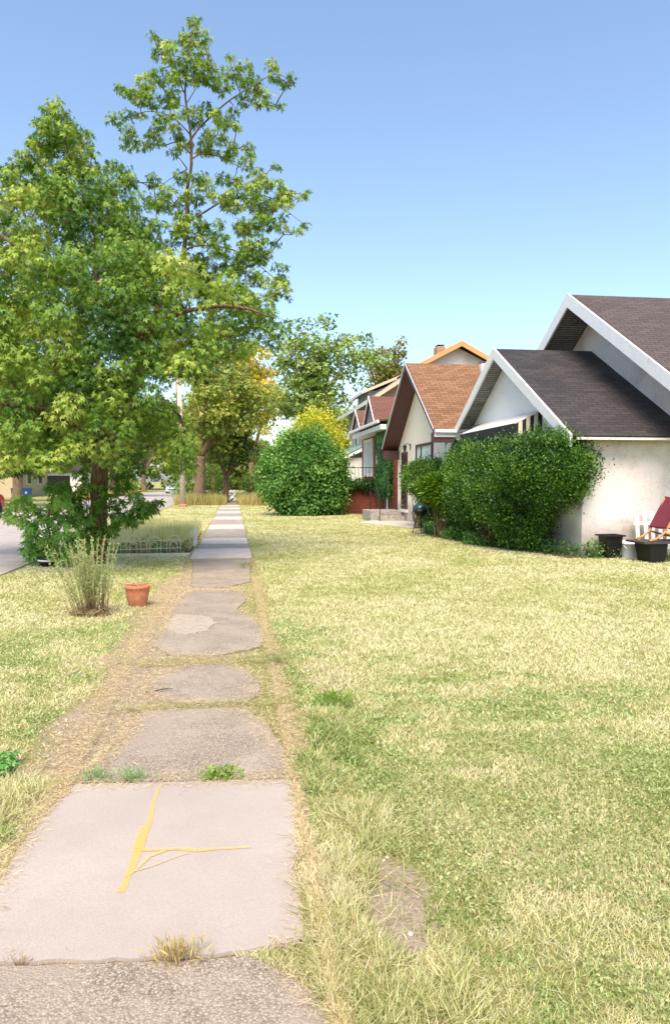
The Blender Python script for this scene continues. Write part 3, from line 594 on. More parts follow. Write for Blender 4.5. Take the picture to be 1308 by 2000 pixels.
bush('juniper', (6.0, 21.0), 'bright feathery yellow green shrub spraying over the grill', [(.05, .13, .01), (.14, .27, .02), (.27, .40, .03)], 53,
     [((5.85, 20.9, 1.42), (.5, .6, .26)), ((6.2, 20.7, 1.2), (.4, .6, .35))], .17, 330, 'hedgeleaf', NARROW, 'shrub', spray=.8, shell=.5, stems=10, per=24, clr=.10, curl=.1)
bush('round_bush', (3.5, 36.2), 'big round light green bush standing on the lawn left of the brick porch', [(.03, .11, .02), (.09, .24, .045), (.21, .39, .08), (.38, .54, .16)], 54,
     [((3.4, 36.2, 1.9), (1.7, 1.6, 1.5)), ((2.4, 36.0, 1.7), (.95, 1.1, 1.3)), ((4.3, 36.0, 1.5), (.95, 1.1, 1.3)), ((3.2, 35.6, .9), (1.3, 1.1, .9)), ((3.9, 36.4, 2.9), (1.0, 1.1, .9)), ((4.7, 36.2, 1.0), (.55, .8, 1.0)), ((2.9, 36.2, 2.9), (.8, .9, .75)), ((1.9, 36, 2.3), (.5, .6, .6)), ((4.7, 36.1, 2.5), (.5, .6, .5)), ((3.5, 36, 3.5), (.5, .5, .4))], .17, 1800, 'bushleaf', DIAM, 'bush', up=.1, droop=.2, shell=.3, stems=20, per=20, clr=.2, tonesc=.9, lump=.7, shoot=.4, knobs=34)
bush('gold_bush', (5.9, 46), 'bright yellow green bush showing above the big round bush', [(.32, .40, .03), (.54, .55, .05), (.72, .64, .08)], 55,
     [((5.1, 46, 3.7), (1.6, 1.6, 2.2)), ((3.9, 46, 3.0), (1.2, 1.3, 1.7)), ((5.9, 46.5, 2.6), (.9, 1.2, 1.6))], .2, 800, 'bushleaf', DIAM, 'bush', shell=.3, per=20, clr=.28)
bush('garden_shrub', (-.3, 60.5), 'dark green shrubbery left of the far overgrown walk', MID, 56, [((-2.6, 60.5, 1.3), (2.4, 1.2, 1.6)), ((2.6, 61.5, 1.2), (2.0, 1.2, 1.5))], .22, 420, per=18, clr=.3)
bush('garden_shrub', (-10.0 - 3.4, 96), 'dark shrubs on the far bank of the road behind the silver car', MID, 57, [((-14.2, 95, 1.4), (1.6, 3, 1.9)), ((-15.5, 100, 2.0), (2.5, 3, 2.6))], .3, 400, per=16, clr=.4)

# ---------------------------------------------------------------- maple sapling in tub
def sapling():
    rs = np.random.RandomState(61); b = (-3.52, 14.9, 0); c = np.array(b)
    tb = thing('planter_tub', b, 'dark round tub with a pale rim at the road edge under the leafy sapling', 'planter')
    mb = MB(); mb.lathe(b, [(.0, .01), (.17, .01), (.20, .03), (.235, .14), (.24, .2), (.225, .2), (.215, .15), (0, .15)], 28); mb.build('tub', M['blackpl'], tb)
    mb = MB(); mb.lathe(b, [(.236, .11), (.246, .115), (.246, .14), (.238, .145)], 28); mb.build('band', M['white_old'], tb)
    t = thing('maple_sapling', (b[0], b[1], .15), 'low spreading bright green young maple growing from the dark tub', 'sapling')
    pts = [(25, 990), (50, 985), (75, 1000), (40, 1015), (20, 1010), (75, 1025), (100, 1010), (100, 1035), (125, 1020), (60, 1040), (125, 1050), (95, 1060), (75, 1070), (110, 1075), (140, 1065), (65, 1085), (60, 1068), (145, 1035), (125, 975), (105, 985), (150, 1000), (130, 990), (165, 1015), (120, 1085), (85, 1085), (155, 1050), (110, 955), (135, 955)]
    C = np.array([at(x, y, 14.9 + rs.uniform(-.55, .35)) for x, y in pts]); mb = MB()
    L = [limb(mb, [c + [0, 0, .12], c + [.02, 0, .4], c + [-.05, .05, .9], c + [.1, 0, 1.5]], [.03, .025, .018, .006], 4, .1, rs, 6)]
    grow(rs, L, C, mb, .005, .012, .12); mb.build('stems', M['bark'], t)
    P, s_, T, N, cc = clump_leaves(rs, C, rs.uniform(.15, .24, len(C)), 950, .15, [(.09, .24, .04), (.20, .40, .065), (.34, .54, .11)], .8, .75, .15)
    leaves('foliage', P, s_, T, N, cc, MAPLE, M['leaf'], t)
sapling()

# ---------------------------------------------------------------- houses
def wallpoly(mb, pts, d): mb.prism(pts, d)
def gable_roof_X(mb, x0, x1, yc, half, zr, ze, th):      # ridge along X
    mb.slab([(x0, yc, zr), (x1, yc, zr), (x1, yc - half, ze), (x0, yc - half, ze)], th)
    mb.slab([(x0, yc, zr), (x1, yc, zr), (x1, yc + half, ze), (x0, yc + half, ze)], th)
def rake(mb, x, yc, half, zr, ze, w, t=.05, up=.03):     # two rake boards on plane X=x facing -X
    for s_ in (-1, 1):
        mb.prism([(x, yc, zr + up), (x, yc + s_ * half, ze + up), (x, yc + s_ * half, ze - w + up), (x, yc, zr - w * 1.12 + up)], (-t, 0, 0))
def window(parent, x, y0, y1, z0, z1, fm, split=True, pane='glass', fr=.09):
    mb = MB(); mb.box((x - .07, y0, z0), (x + .02, y1, z0 + fr)); mb.box((x - .07, y0, z1 - fr), (x + .02, y1, z1)); mb.box((x - .07, y0, z0 + fr), (x + .02, y0 + fr, z1 - fr)); mb.box((x - .07, y1 - fr, z0 + fr), (x + .02, y1, z1 - fr))
    if split: ym = y0 + (y1 - y0) * .68; mb.box((x - .06, ym - .03, z0 + fr), (x + .02, ym + .03, z1 - fr))
    w = mb.build('window', fm, parent)
    mb = MB(); mb.box((x - .025, y0 + fr, z0 + fr), (x - .012, y1 - fr, z1 - fr)); mb.build('pane', M[pane], w)
    mb = MB(); mb.box((x - .11, y0 - .05, z0 - .05), (x + .02, y1 + .05, z0 - .002)); mb.build('sill', fm, w)
    return w

# --- house 1: white stucco bungalow
h1 = thing('stucco_house', (11, 20, 0), 'white stucco bungalow with dark brown shingle roof and two stacked front gables on the right', 'house')
XF, XR, YC, HF, ZR, ZE = 7.54, 7.09, 19.66, 4.78, 5.28, 2.62
sl = (ZR - ZE) / HF
def gwall(mb, x, x2, y0, y1, yc, zr, ze, half, drop=.14):   # gable wall polygon on plane x extruded to x2
    s_ = (zr - ze) / half; zt = lambda y: zr - abs(y - yc) * s_ - drop
    mb.prism([(x, y0, 0), (x, y1, 0), (x, y1, zt(y1)), (x, yc, zt(yc)), (x, y0, zt(y0))], (x2 - x, 0, 0))
mb = MB(); gwall(mb, XF, 9.9, 15.29, 24.0, YC, ZR, ZE, HF); mb.build('wall', M['stucco'], h1)
M['white_wall'] = stucco('white_painted_stucco', (.76, .78, .80), (.50, .48, .42), .6)
mb = MB(); gwall(mb, XF - .006, XF - .001, 15.30, 23.98, YC, ZR, ZE, HF, .16); mb.build('front_wall', M['white_wall'], h1)
XM, XMR = 9.9, 8.96; ZRM, YCM, HM = 6.68, 19.12, 6.1; ZEM = ZRM - HM * .59
mb = MB(); gwall(mb, XM, 20, 15.36, 24.4, YCM, ZRM, ZEM, HM, .16); mb.build('wall', M['stucco'], h1)
mb = MB(); gable_roof_X(mb, XR, 9.9, YC, HF, ZR, ZE, .09); mb.build('porch_roof', M['shingle_dark'], h1, label='lower near black shingle roof')
mb = MB(); gable_roof_X(mb, XMR, 20.5, YCM, HM, ZRM, ZEM, .1); mb.build('roof', M['shingle_brown'], h1)
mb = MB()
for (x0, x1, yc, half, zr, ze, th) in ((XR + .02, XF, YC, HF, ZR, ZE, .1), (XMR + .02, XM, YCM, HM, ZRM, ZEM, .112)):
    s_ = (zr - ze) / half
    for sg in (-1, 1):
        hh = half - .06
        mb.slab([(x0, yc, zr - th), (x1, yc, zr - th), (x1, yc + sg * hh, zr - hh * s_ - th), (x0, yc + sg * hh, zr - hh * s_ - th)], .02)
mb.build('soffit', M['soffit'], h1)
mb = MB(); rake(mb, XR, YC, HF, ZR, ZE, .27); rake(mb, XMR, YCM, HM, ZRM, ZEM, .33)
mb.build('rake_board', M['white'], h1)
for (x0, yc, half, zr, ze, ys_) in ((XR, YC, HF, ZR, ZE, (-3.3, 3.5)), (XMR, YCM, HM, ZRM, ZEM, (-4.0, 4.0))):
    s_ = (zr - ze) / half
    for y in ys_:
        z = zr - abs(y) * s_ - .3; mb = MB(); mb.box((x0 + .002, yc + y - .05, z - .06), (x0 + .75, yc + y + .05, z + .06)); mb.build('lookout_beam', M['white_old'], h1)
mb = MB(); mb.box((XR + .35, 24.0 - .4, 2.62), (XF + .02, 23.6 + .55, 2.78)); mb.build('eave_beam', M['white'], h1)
mb = MB(); mb.bar((XF - .02, YC - 3.1, 3.36), (XF - .02, YC + 3.3, 3.4), .03, .03); mb.build('wall_ledge', M['soffit'], h1)
mb = MB(); mb.box((XR + .1, YC - HF - .01, ZE - .085), (13.9, YC - HF + .02, ZE - .035)); mb.build('eave_board', M['white_old'], h1)
# shingle tab butts: thin overlapping courses give the eave a stepped edge
# awning over the porch window
aw = thing('window_awning', (XF, 19, 3.1), 'grey topped awning with black and cream striped end on the white stucco gable', 'awning')
a0, a1 = 17.45, 21.8
mb = MB(); mb.slab([(XF - .01, a0, 3.42), (XF - .01, a1, 3.42), (XF - .72, a1, 3.08), (XF - .72, a0, 3.08)], .03); mb.build('top_panel', M['white_old'], aw)
M['stripe_blk'] = plain('black_awning_stripe', (.012, .012, .015), .7, .2); M['stripe_crm'] = plain('cream_awning_stripe', (.72, .66, .48), .7, .1)
mb = MB(); nst = 7
for k in range(nst):
    x0 = XF - .02 - .70 * k / nst; x1 = XF - .02 - .70 * (k + 1) / nst; mb.m = 0 if k % 2 == 0 else 1
    z0 = 3.385 - .33 * k / nst; z1 = 3.385 - .33 * (k + 1) / nst
    mb.prism([(x0, a0, z0), (x1, a0, z1), (x1, a0, 2.74), (x0, a0, 2.74)], (0, .02, 0))
mb.build('striped_end', [M['stripe_blk'], M['stripe_crm']], aw)
mb = MB(); mb.box((XF - .74, a0, 2.76), (XF - .722, a1, 3.06)); mb.m = 1
for k in range(10):
    y = a0 + .3 + (a1 - a0 - .3) * k / 10; mb.box((XF - .745, y, 2.73), (XF - .742, y + .0, 2.9)) if 0 else None
mb.build('valance', [M['stripe_blk'], M['stripe_crm']], aw)
fl = thing('floodlight', (XF, 15.95, 2.75), 'small black twin floodlight under the eave above the hedge', 'light')
mb = MB(); mb.lathe((XF - .03, 15.95, 2.78), [(.0, 0), (.05, 0), (.05, .03), (0, .03)], 12, 'x'); mb.tube([(XF - .03, 15.95, 2.78), (XF - .12, 15.9, 2.80)], .015); mb.build('bracket', M['black'], fl)
for s_ in (-1, 1):
    mb = MB(); mb.tube([(XF - .12, 15.95 + s_ * .05, 2.79), (XF - .17, 15.95 + s_ * .12, 2.74), (XF - .21, 15.95 + s_ * .16, 2.70)], [.035, .05, .06], 10); mb.build('lamp_head', M['black'], fl)

# --- house 2: cream house with orange roof
X2 = 7.0; s2 = X2 / 7.2
L2, R2 = 31.3, 24.1; YC2, ZR2 = 27.15, 6.05; Y2a, Y2b = 23.1, 30.9; ZE2 = 3.33
h2 = thing('cream_house', (10, 27.5, 0), 'cream house with steep orange shingle gable, dark brown eaves and brown framed window', 'house')
mb = MB(); slR = (ZR2 - ZE2) / (YC2 - Y2a); slL = (ZR2 - ZE2) / (Y2b - YC2)
mb.prism([(X2, R2, 0), (X2, L2, 0), (X2, L2, ZR2 - (L2 - YC2) * slL - .12), (X2, YC2, ZR2 - .14), (X2, R2, ZR2 - (YC2 - R2) * slR - .12)], (8, 0, 0)); mb.build('wall', M['cream'], h2)
XR2 = 6.36
mb = MB(); mb.slab([(XR2, YC2, ZR2), (15.2, YC2, ZR2), (15.2, Y2a, ZE2), (XR2, Y2a, ZE2)], .08); mb.slab([(XR2, YC2, ZR2), (15.2, YC2, ZR2), (15.2, L2 + .15, ZE2 - .3), (XR2, L2 + .15, ZE2 - .3)], .08); mb.build('roof', M['shingle_orange'], h2)
mb = MB()
for yb, zb in ((Y2a, ZE2), (L2 + .15, ZE2 - .3)):
    mb.slab([(XR2 + .02, YC2, ZR2 - .1), (X2, YC2, ZR2 - .1), (X2, yb + (YC2 - yb) * .02, zb - .09), (XR2 + .02, yb + (YC2 - yb) * .02, zb - .09)], .02)
mb.build('soffit', M['brown_trim'], h2)
mb = MB()
for yb, zb in ((Y2a, ZE2), (L2 + .15, ZE2 - .3)):
    mb.prism([(XR2, YC2, ZR2 + .02), (XR2, yb, zb + .02), (XR2, yb, zb - .16), (XR2, YC2, ZR2 - .22)], (-.03, 0, 0))
mb.build('rake_board', M['brown_trim'], h2)
mb = MB()
for yb, zb in ((Y2a, ZE2), (L2 + .15, ZE2 - .3)):
    mb.prism([(XR2 - .032, YC2, ZR2 + .03), (XR2 - .032, yb, zb + .03), (XR2 - .032, yb, zb - .03), (XR2 - .032, YC2, ZR2 - .04)], (-.012, 0, 0))
mb.build('rake_edge', M['white'], h2)
mb = MB(); mb.box((XR2 + .0, Y2a + .02, ZE2 - .42), (X2 - .0, Y2a + .42, ZE2 - .1)); mb.build('eave_return', M['brown_trim'], h2); mb = MB(); mb.box((XR2, L2 - .32, ZE2 - .75), (X2, L2 + .13, ZE2 - .38)); mb.build('eave_return', M['brown_trim'], h2)
mb = MB(); mb.box((XR2, Y2a - .12, ZE2 - .12), (14.5, Y2a - .01, ZE2 - .02)); mb.box((XR2, Y2a - .02, ZE2 - .26), (14.5, Y2a + .01, ZE2 - .13)); mb.build('gutter', M['white'], h2)
p = [PXv for PXv in (atX(814, 870, X2), atX(846, 862, X2))]
window(h2, X2, 25.55, 27.9, 1.75, 3.05, M['brown_trim'], True, 'curtain')
mb = MB(); mb.box((X2 - .05, 29.45, .5), (X2 + .02, 30.45, 2.85)); dr = mb.build('door', M['brown_trim'], h2)
mb = MB(); mb.box((X2 - .07, 29.58, .62), (X2 - .052, 30.32, 2.72)); mb.build('pane', M['glass'], dr)
mb = MB(); mb.box((X2 - .1, 29.35, .38), (X2 + .02, 30.55, .498)); mb.build('door_sill', M['white_old'], h2)
pv = at(920, 705, 28.5)
mb = MB(); mb.box((pv[0] - .25, YC2 - .62, ZR2 - .42), (pv[0] + .22, YC2 - .32, ZR2 - .05), .03); mb.build('roof_vent', M['white_old'], h2)
# lantern
ln = thing('wall_lantern', (X2, 29.0, 3.0), 'small black scrolled lantern beside the door of the cream house', 'light')
mb = MB(); mb.tube([(X2, 28.95, 3.05), (X2 - .12, 28.95, 3.16), (X2 - .24, 28.95, 3.1)], .015); mb.tube([(X2, 28.95, 2.9), (X2 - .02, 28.95, 3.15)], .03); mb.build('bracket', M['black'], ln)
mb = MB(); mb.lathe((X2 - .24, 28.95, 2.82), [(.03, 0), (.05, .05), (.075, .2), (.09, .22), (.02, .3), (0, .3)], 8); mb.build('lantern_body', M['black'], ln)
# teal awning on the side
ta = thing('teal_awning', (8.3, 24.1, 3), 'small teal and white striped metal awning between the cream house and the stucco house', 'awning')
a = at(886, 845, 23.6); b_ = at(922, 845, 23.6)
mb = MB(); mb.slab([(a[0], 24.08, 3.1), (b_[0] + .3, 24.08, 3.1), (b_[0] + .3, 23.5, 2.74), (a[0], 23.5, 2.74)], .03); mb.build('top_panel', M['teal'], ta)
mb = MB()
for k in range(14):
    x = a[0] + (b_[0] + .3 - a[0]) * k / 14; mb.m = k % 2; mb.box((x, 23.48, 2.6), (x + .075, 23.495, 2.735))
mb.build('valance', [M['stripe_blk'], M['white']], ta)

# entry steps, landing, rail
st = thing('entry_steps', (6.4, 30.5, 0), 'two worn concrete steps and landing at the cream house door', 'steps')
mb = MB(); mb.box((5.62, 30.25, 0), (6.98, 32.2, .42), .015); mb.build('landing', M['concrete'], st)
mb = MB(); mb.box((5.9, 29.75, 0), (6.98, 30.25, .22), .012); mb.build('step', M['concrete'], st)
rl = thing('handrail', (5.95, 30.2, 0), 'thin black iron handrail at the corner of the concrete steps', 'railing')
mb = MB(); mb.tube([(5.9, 29.72, 0), (5.9, 29.72, 1.0), (5.85, 29.95, 1.25), (5.75, 31.0, 1.35)], .018); mb.tube([(5.75, 31.0, .42), (5.75, 31.0, 1.35)], .015); mb.build('rail', M['black'], rl)
mb = MB(); mb.prism([(*gr(700, 1022), 0), (*gr(735, 1016), 0), (6.98, 29.7, 0), (6.98, 25.6, 0), (6.2, 25.4, 0)], (0, 0, .03)); tag(mb.build('front_path', M['conc_far']), kind='structure')

# --- house 3: brick house with two gablets, porch box, upper gable, chimney
X3 = 7.2
h3 = thing('brick_house', (9.5, 38, 0), 'red brick house with two small gablets over its gutter and a raised brick porch', 'house')
mb = MB(); mb.box((X3, 33.2, 0), (13, 41.5, 3.98)); mb.build('wall', M['brick'], h3)
mb = MB(); mb.box((5.5, 37.3, 0), (7.18, 41.5, 1.44)); mb.build('porch', M['brick'], h3)
mb = MB(); mb.box((5.44, 37.24, 1.45), (7.18, 41.56, 1.56)); mb.build('porch_cap', M['concrete'], h3)
mb = MB(); mb.slab([(6.42, 32.6, 4.42), (6.42, 40.6, 4.42), (13, 40.6, 5.0), (13, 32.6, 5.0)], .08); mb.build('roof', M['shingle_red'], h3)
mb = MB(); mb.box((6.34, 32.6, 4.26), (6.46, 40.9, 4.40), .02); mb.build('gutter', M['white'], h3)
mb = MB(); mb.box((6.5, 32.6, 3.98), (7.6, 40.6, 4.2)); mb.build('fascia', M['white'], h3)
for yc in (39.2, 35.3):
    g3 = MB(); z0 = 4.45; hw = 1.35 if yc > 37 else 1.45; zt = 5.45 if yc > 37 else 5.75
    g3.slab([(6.45, yc, zt), (9.6, yc, zt), (9.6, yc - hw, z0), (6.45, yc - hw, z0)], .05); g3.slab([(6.45, yc, zt), (9.6, yc, zt), (9.6, yc + hw, z0), (6.45, yc + hw, z0)], .05)
    gb = g3.build('gablet', M['shingle_red'], h3)
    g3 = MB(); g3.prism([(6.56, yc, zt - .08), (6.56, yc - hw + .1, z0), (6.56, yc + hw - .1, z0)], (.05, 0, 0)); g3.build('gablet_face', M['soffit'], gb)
    g3 = MB()
    for sg in (-1, 1): g3.prism([(6.45, yc, zt + .02), (6.45, yc + sg * hw, z0 + .02), (6.45, yc + sg * hw, z0 - .08), (6.45, yc, zt - .12)], (-.03, 0, 0))
    g3.build('gablet_trim', M['white'], gb)
window(h3, X3, 38.0, 40.6, 1.95, 3.9, M['white'], True, 'curtain', .14)
mb = MB(); mb.box((X3 - .06, 36.6, 1.56), (X3 + .01, 37.0, 3.97)); mb.build('corner_board', M['white'], h3)
mb = MB(); mb.tube([(6.9, 34.0, 4.1), (7.12, 34.0, 3.8), (7.12, 34.0, .35), (6.95, 33.9, .15)], .05, 8); mb.build('downspout', M['white'], h3)
# upper rear gable facing the camera
ax = at(899, 668, 40); al = at(822, 709, 40); ar = at(976, 709, 40)
mb = MB(); mb.prism([(al[0] + .25, 40.4, 4.9), (ar[0] - .25, 40.4, 4.9), (ar[0] - .25, 40.4, ar[2] - .1), (ax[0], 40.4, ax[2] - .25), (al[0] + .25, 40.4, al[2] - .1)], (0, 1.0, 0)); mb.build('upper_wall', M['stucco'], h3)
dz = (ax[2] - al[2]) / (ax[0] - al[0]); e = .5
mb = MB(); mb.slab([(ax[0], 39.8, ax[2]), (ax[0], 44, ax[2]), (al[0] - e, 44, al[2] - e * dz), (al[0] - e, 39.8, al[2] - e * dz)], .1); mb.slab([(ax[0], 39.8, ax[2]), (ax[0], 44, ax[2]), (ar[0] + e, 44, al[2] - e * dz), (ar[0] + e, 39.8, al[2] - e * dz)], .1); mb.build('upper_roof', M['shingle_brown'], h3)
mb = MB()
for q in (al, ar):
    s_ = 1 if q is ar else -1
    mb.prism([(ax[0], 39.8, ax[2] + .03), (q[0] + s_ * e, 39.8, al[2] - e * dz + .03), (q[0] + s_ * e, 39.8, al[2] - e * dz - .22), (ax[0], 39.8, ax[2] - .26)], (0, -.05, 0))
mb.build('upper_rake_board', M['sun_orange_trim'], h3)
c0 = at(853, 676, 41.2); c1 = at(869, 676, 41.2)
mb = MB(); mb.box((c0[0], 41.2, 6), (c1[0], 41.9, c0[2]), .02); ch = mb.build('chimney', M['brick_tan'], h3)
mb = MB(); mb.box((c0[0] + .05, 41.25, c0[2] + .06), (c1[0] - .02, 41.8, c0[2] + .1)); mb.box((c0[0] + .15, 41.3, c0[2]), (c1[0] - .15, 41.7, c0[2] + .06)); mb.build('chimney_cap', M['black'], ch)
# porch railing
pr = thing('porch_railing', (5.6, 39, 1.56), 'black iron railing with small white blossoms along the raised brick porch', 'railing')
mb = MB(); mb.tube([(5.56, 37.4, 2.35), (5.56, 41.4, 2.35)], .02); mb.tube([(5.56, 37.4, 2.35), (7.15, 37.4, 2.35)], .02)
for k in range(23): y = 37.4 + k * .18; mb.tube([(5.56, y, 1.56), (5.56, y, 2.35)], .011, 4)
for k in range(9): x = 5.56 + k * .19; mb.tube([(x, 37.4, 1.56), (x, 37.4, 2.35)], .011, 4)
mb.build('rail', M['black'], pr)
# ivy
def ivy():
    rs = np.random.RandomState(71); n = 14000
    t = thing('ivy', (7.1, 34.5, 0), 'dense dark green climbing ivy on the brick wall beside the cream house', 'climber')
    y = rs.uniform(32.2, 35.5, n); z = rs.uniform(.9, 4.5, n); keep = (z > 1.15 + .25 * np.sin(y * 5)) & ((y < 35.2 + .3 * np.sin(z * 4)) | (z > 3.4) | (z < 1.7)); y, z = y[keep], z[keep]; n = len(y)
    x = 7.05 - rs.rand(n) * .18 - .14 * fb(y * 1.5, z * 1.5, .5, 3)
    P = np.stack([x, y, z], 1); P2 = np.stack([rs.uniform(5.7, 7.1, 1200), rs.uniform(37.0, 37.35, 1200), 1.5 + rs.normal(0, .12, 1200)], 1)
    P = np.concatenate([P, P2]); n = len(P); T = rs.normal(size=(n, 3)) * .35 + [-.35, -.15, -1]; N = rs.normal(size=(n, 3)) * .3 + [-1, -.4, .5]
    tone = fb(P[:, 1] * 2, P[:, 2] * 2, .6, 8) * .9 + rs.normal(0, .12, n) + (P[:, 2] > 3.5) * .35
    leaves('foliage', P, .13 * rs.uniform(.6, 1.2, n), T, N, ramp_np(tone, [(.008, .03, .008), (.02, .07, .015), (.05, .14, .025), (.16, .28, .05)]), TRI, M['ivyleaf'], t)
    mb = MB()
    for k in range(14):
        y0 = 33.2 + k * .25; limb(mb, [(7.16, y0, 0.1), (7.14, y0 + rs.uniform(-.3, .3), 1.3), (7.12, y0 + rs.uniform(-.4, .4), 3)], [.02, .014, .006], 4, .2, rs, 5)
    mb.build('stems', M['bark'], t)
ivy()

# --- house 4: grey sided house with low sun tinted into its gable end
h4 = thing('grey_house', (11, 48, 0), 'grey sided two storey house with sun-tinted gable end and double rooflines behind the brick house', 'house')
X4 = 8.6; n4 = atX(748, 772, X4); f4 = atX(681, 830, X4); Y4a, Y4b = float(n4[1]), float(f4[1])
ea = atX(729, 775, X4 - .75); zE4 = float(ea[2]); YE = float(ea[1])
up4 = at(784, 738, YE); s4 = (up4[2] - zE4) / (up4[0] - ea[0])
mb = MB(); mb.m = 0; zw = zE4 + .55 * s4
mb.prism([(X4, Y4a, 0), (16, Y4a, 0), (16, Y4a, zw + .2), (12.3, Y4a, zw + 3.5 * s4), (X4, Y4a, zw)], (0, .1, 0)); mb.build('gable_wall', M['siding_sun_tint'], h4)
mb = MB(); mb.box((X4, Y4a + .1, 0), (16, Y4b, zw)); mb.build('wall', M['siding'], h4)
mb = MB(); Xr = 12.3; mb.slab([(ea[0], YE, zE4), (Xr, YE, zE4 + (Xr - ea[0]) * s4), (Xr, Y4b + .8, zE4 + (Xr - ea[0]) * s4), (ea[0], Y4b + .8, zE4)], .12)
mb.slab([(Xr, YE, zE4 + (Xr - ea[0]) * s4), (17, YE, zE4), (17, Y4b + .8, zE4), (Xr, Y4b + .8, zE4 + (Xr - ea[0]) * s4)], .12); mb.build('roof', M['soffit'], h4)
mb = MB(); mb.box((ea[0] - .04, YE, zE4 - .2), (ea[0], Y4b + .8, zE4 + .02)); mb.build('fascia', M['white'], h4)
mb = MB(); mb.prism([(ea[0], YE, zE4 + .02), (Xr, YE, zE4 + .02 + (Xr - ea[0]) * s4), (Xr, YE, zE4 - .28 + (Xr - ea[0]) * s4), (ea[0], YE, zE4 - .2)], (0, -.05, 0)); mb.build('rake_board', M['trim_sun_tint'], h4)
e2 = atX(708, 764, X4 + .25); up5 = at(784, 732, e2[1]); s5 = (up5[2] - e2[2]) / (up5[0] - e2[0])
mb = MB(); mb.box((e2[0] + .5, e2[1] + .5, zE4), (13, e2[1] + 5, e2[2] + .1)); mb.build('upper_wall', M['siding'], h4)
mb = MB(); mb.slab([(e2[0], e2[1], e2[2]), (Xr + 2, e2[1], e2[2] + (Xr + 2 - e2[0]) * s5), (Xr + 2, e2[1] + 6, e2[2] + (Xr + 2 - e2[0]) * s5), (e2[0], e2[1] + 6, e2[2])], .12); mb.build('upper_roof', M['soffit'], h4)
mb = MB(); mb.box((e2[0] - .04, e2[1], e2[2] - .16), (e2[0], e2[1] + 6, e2[2] + .02)); mb.build('upper_fascia', M['white'], h4)
mb = MB(); mb.prism([(e2[0], e2[1], e2[2] + .02), (Xr + 2, e2[1], e2[2] + .02 + (Xr + 2 - e2[0]) * s5), (Xr + 2, e2[1], e2[2] - .2 + (Xr + 2 - e2[0]) * s5), (e2[0], e2[1], e2[2] - .16)], (0, -.05, 0)); mb.build('upper_rake_board', M['trim_sun_tint'], h4)
Yp = Y4a + 2.5
p1 = at(707, 868, Yp); p0 = at(664, 893, Yp)
mb = MB(); mb.slab([(p0[0], Yp, p0[2]), (X4, Yp, p1[2] + .3), (X4, Y4b, p1[2] + .3), (p0[0], Y4b, p0[2])], .05); mb.build('porch_roof', M['greenmetal'], h4)
mb = MB(); mb.prism([(p0[0] + .1, Yp, p0[2] - .06), (X4, Yp, p1[2] + .2), (X4, Yp, p1[2] - .1), (p0[0] + .1, Yp, p0[2] - .16)], (0, .06, 0)); mb.build('porch_fascia', M['white'], h4)
mb = MB(); mb.box((p0[0] + .5, Yp + .3, 0), (X4 - .002, Yp + .5, p0[2] - .02)); mb.build('porch_wall', M['white_old'], h4)
w4 = window(h4, X4, Y4b - 4.2, Y4b - 3.0, zE4 - 2.6, zE4 - 1.0, M['white'], False, 'glass', .1)

# --- house across the road
hx = thing('yellow_house', (-27, 84, 0), 'pale yellow house with dark windows across the road behind the trees', 'house')
M['yellow_wall'] = plain('pale_yellow_wall', (.46, .38, .24), .8, .08)
mb = MB(); mb.box((-34, 78, 0), (-22, 92, 4.2)); mb.build('wall', M['yellow_wall'], hx)
mb = MB(); mb.prism([(-35, 77.4, 4.2), (-21.2, 77.4, 4.2), (-28, 77.4, 7.2)], (0, 15.4, 0)); mb.build('roof', M['shingle_brown'], hx)
mb = MB(); mb.box((-21.2 - .8, 77.3, 4.0), (-21.15, 92.9, 4.2)); mb.build('fascia', M['white'], hx)
for y0 in (79.0, 83.0, 87.5):
    mb = MB(); mb.box((-22.0, y0, 1.3), (-21.9, y0 + 1.6, 2.8)); w = mb.build('window', M['white'], hx); mb = MB(); mb.box((-21.9, y0 + .1, 1.4), (-21.88, y0 + 1.5, 2.7)); mb.build('pane', M['glass'], w)
for x0 in (-32.0, -28.5, -25.0):
    mb = MB(); mb.box((x0, 77.9, 1.0), (x0 + 1.7, 78, 2.6)); w = mb.build('window', M['white'], hx); mb = MB(); mb.box((x0 + .1, 77.88, 1.1), (x0 + 1.6, 77.9, 2.5)); mb.build('pane', M['glass'], w)
hg = thing('white_garage', (-24, 108, 0), 'low white garage with a black panel as its shaded doorway across the road', 'garage')
mb = MB(); mb.box((-27, 102, 0), (-20, 112, 2.9)); mb.build('wall', M['white_old'], hg)
mb = MB(); mb.prism([(-27.6, 101.5, 2.9), (-19.4, 101.5, 2.9), (-23.5, 101.5, 4.6)], (0, 11, 0)); mb.build('roof', M['shingle_brown'], hg)
mb = MB(); mb.box((-25.5, 101.95, 0), (-21.5, 101.99, 2.4)); mb.build('doorway', M['black'], hg)  # black sheet on the solid wall, painted-in shade of the opening

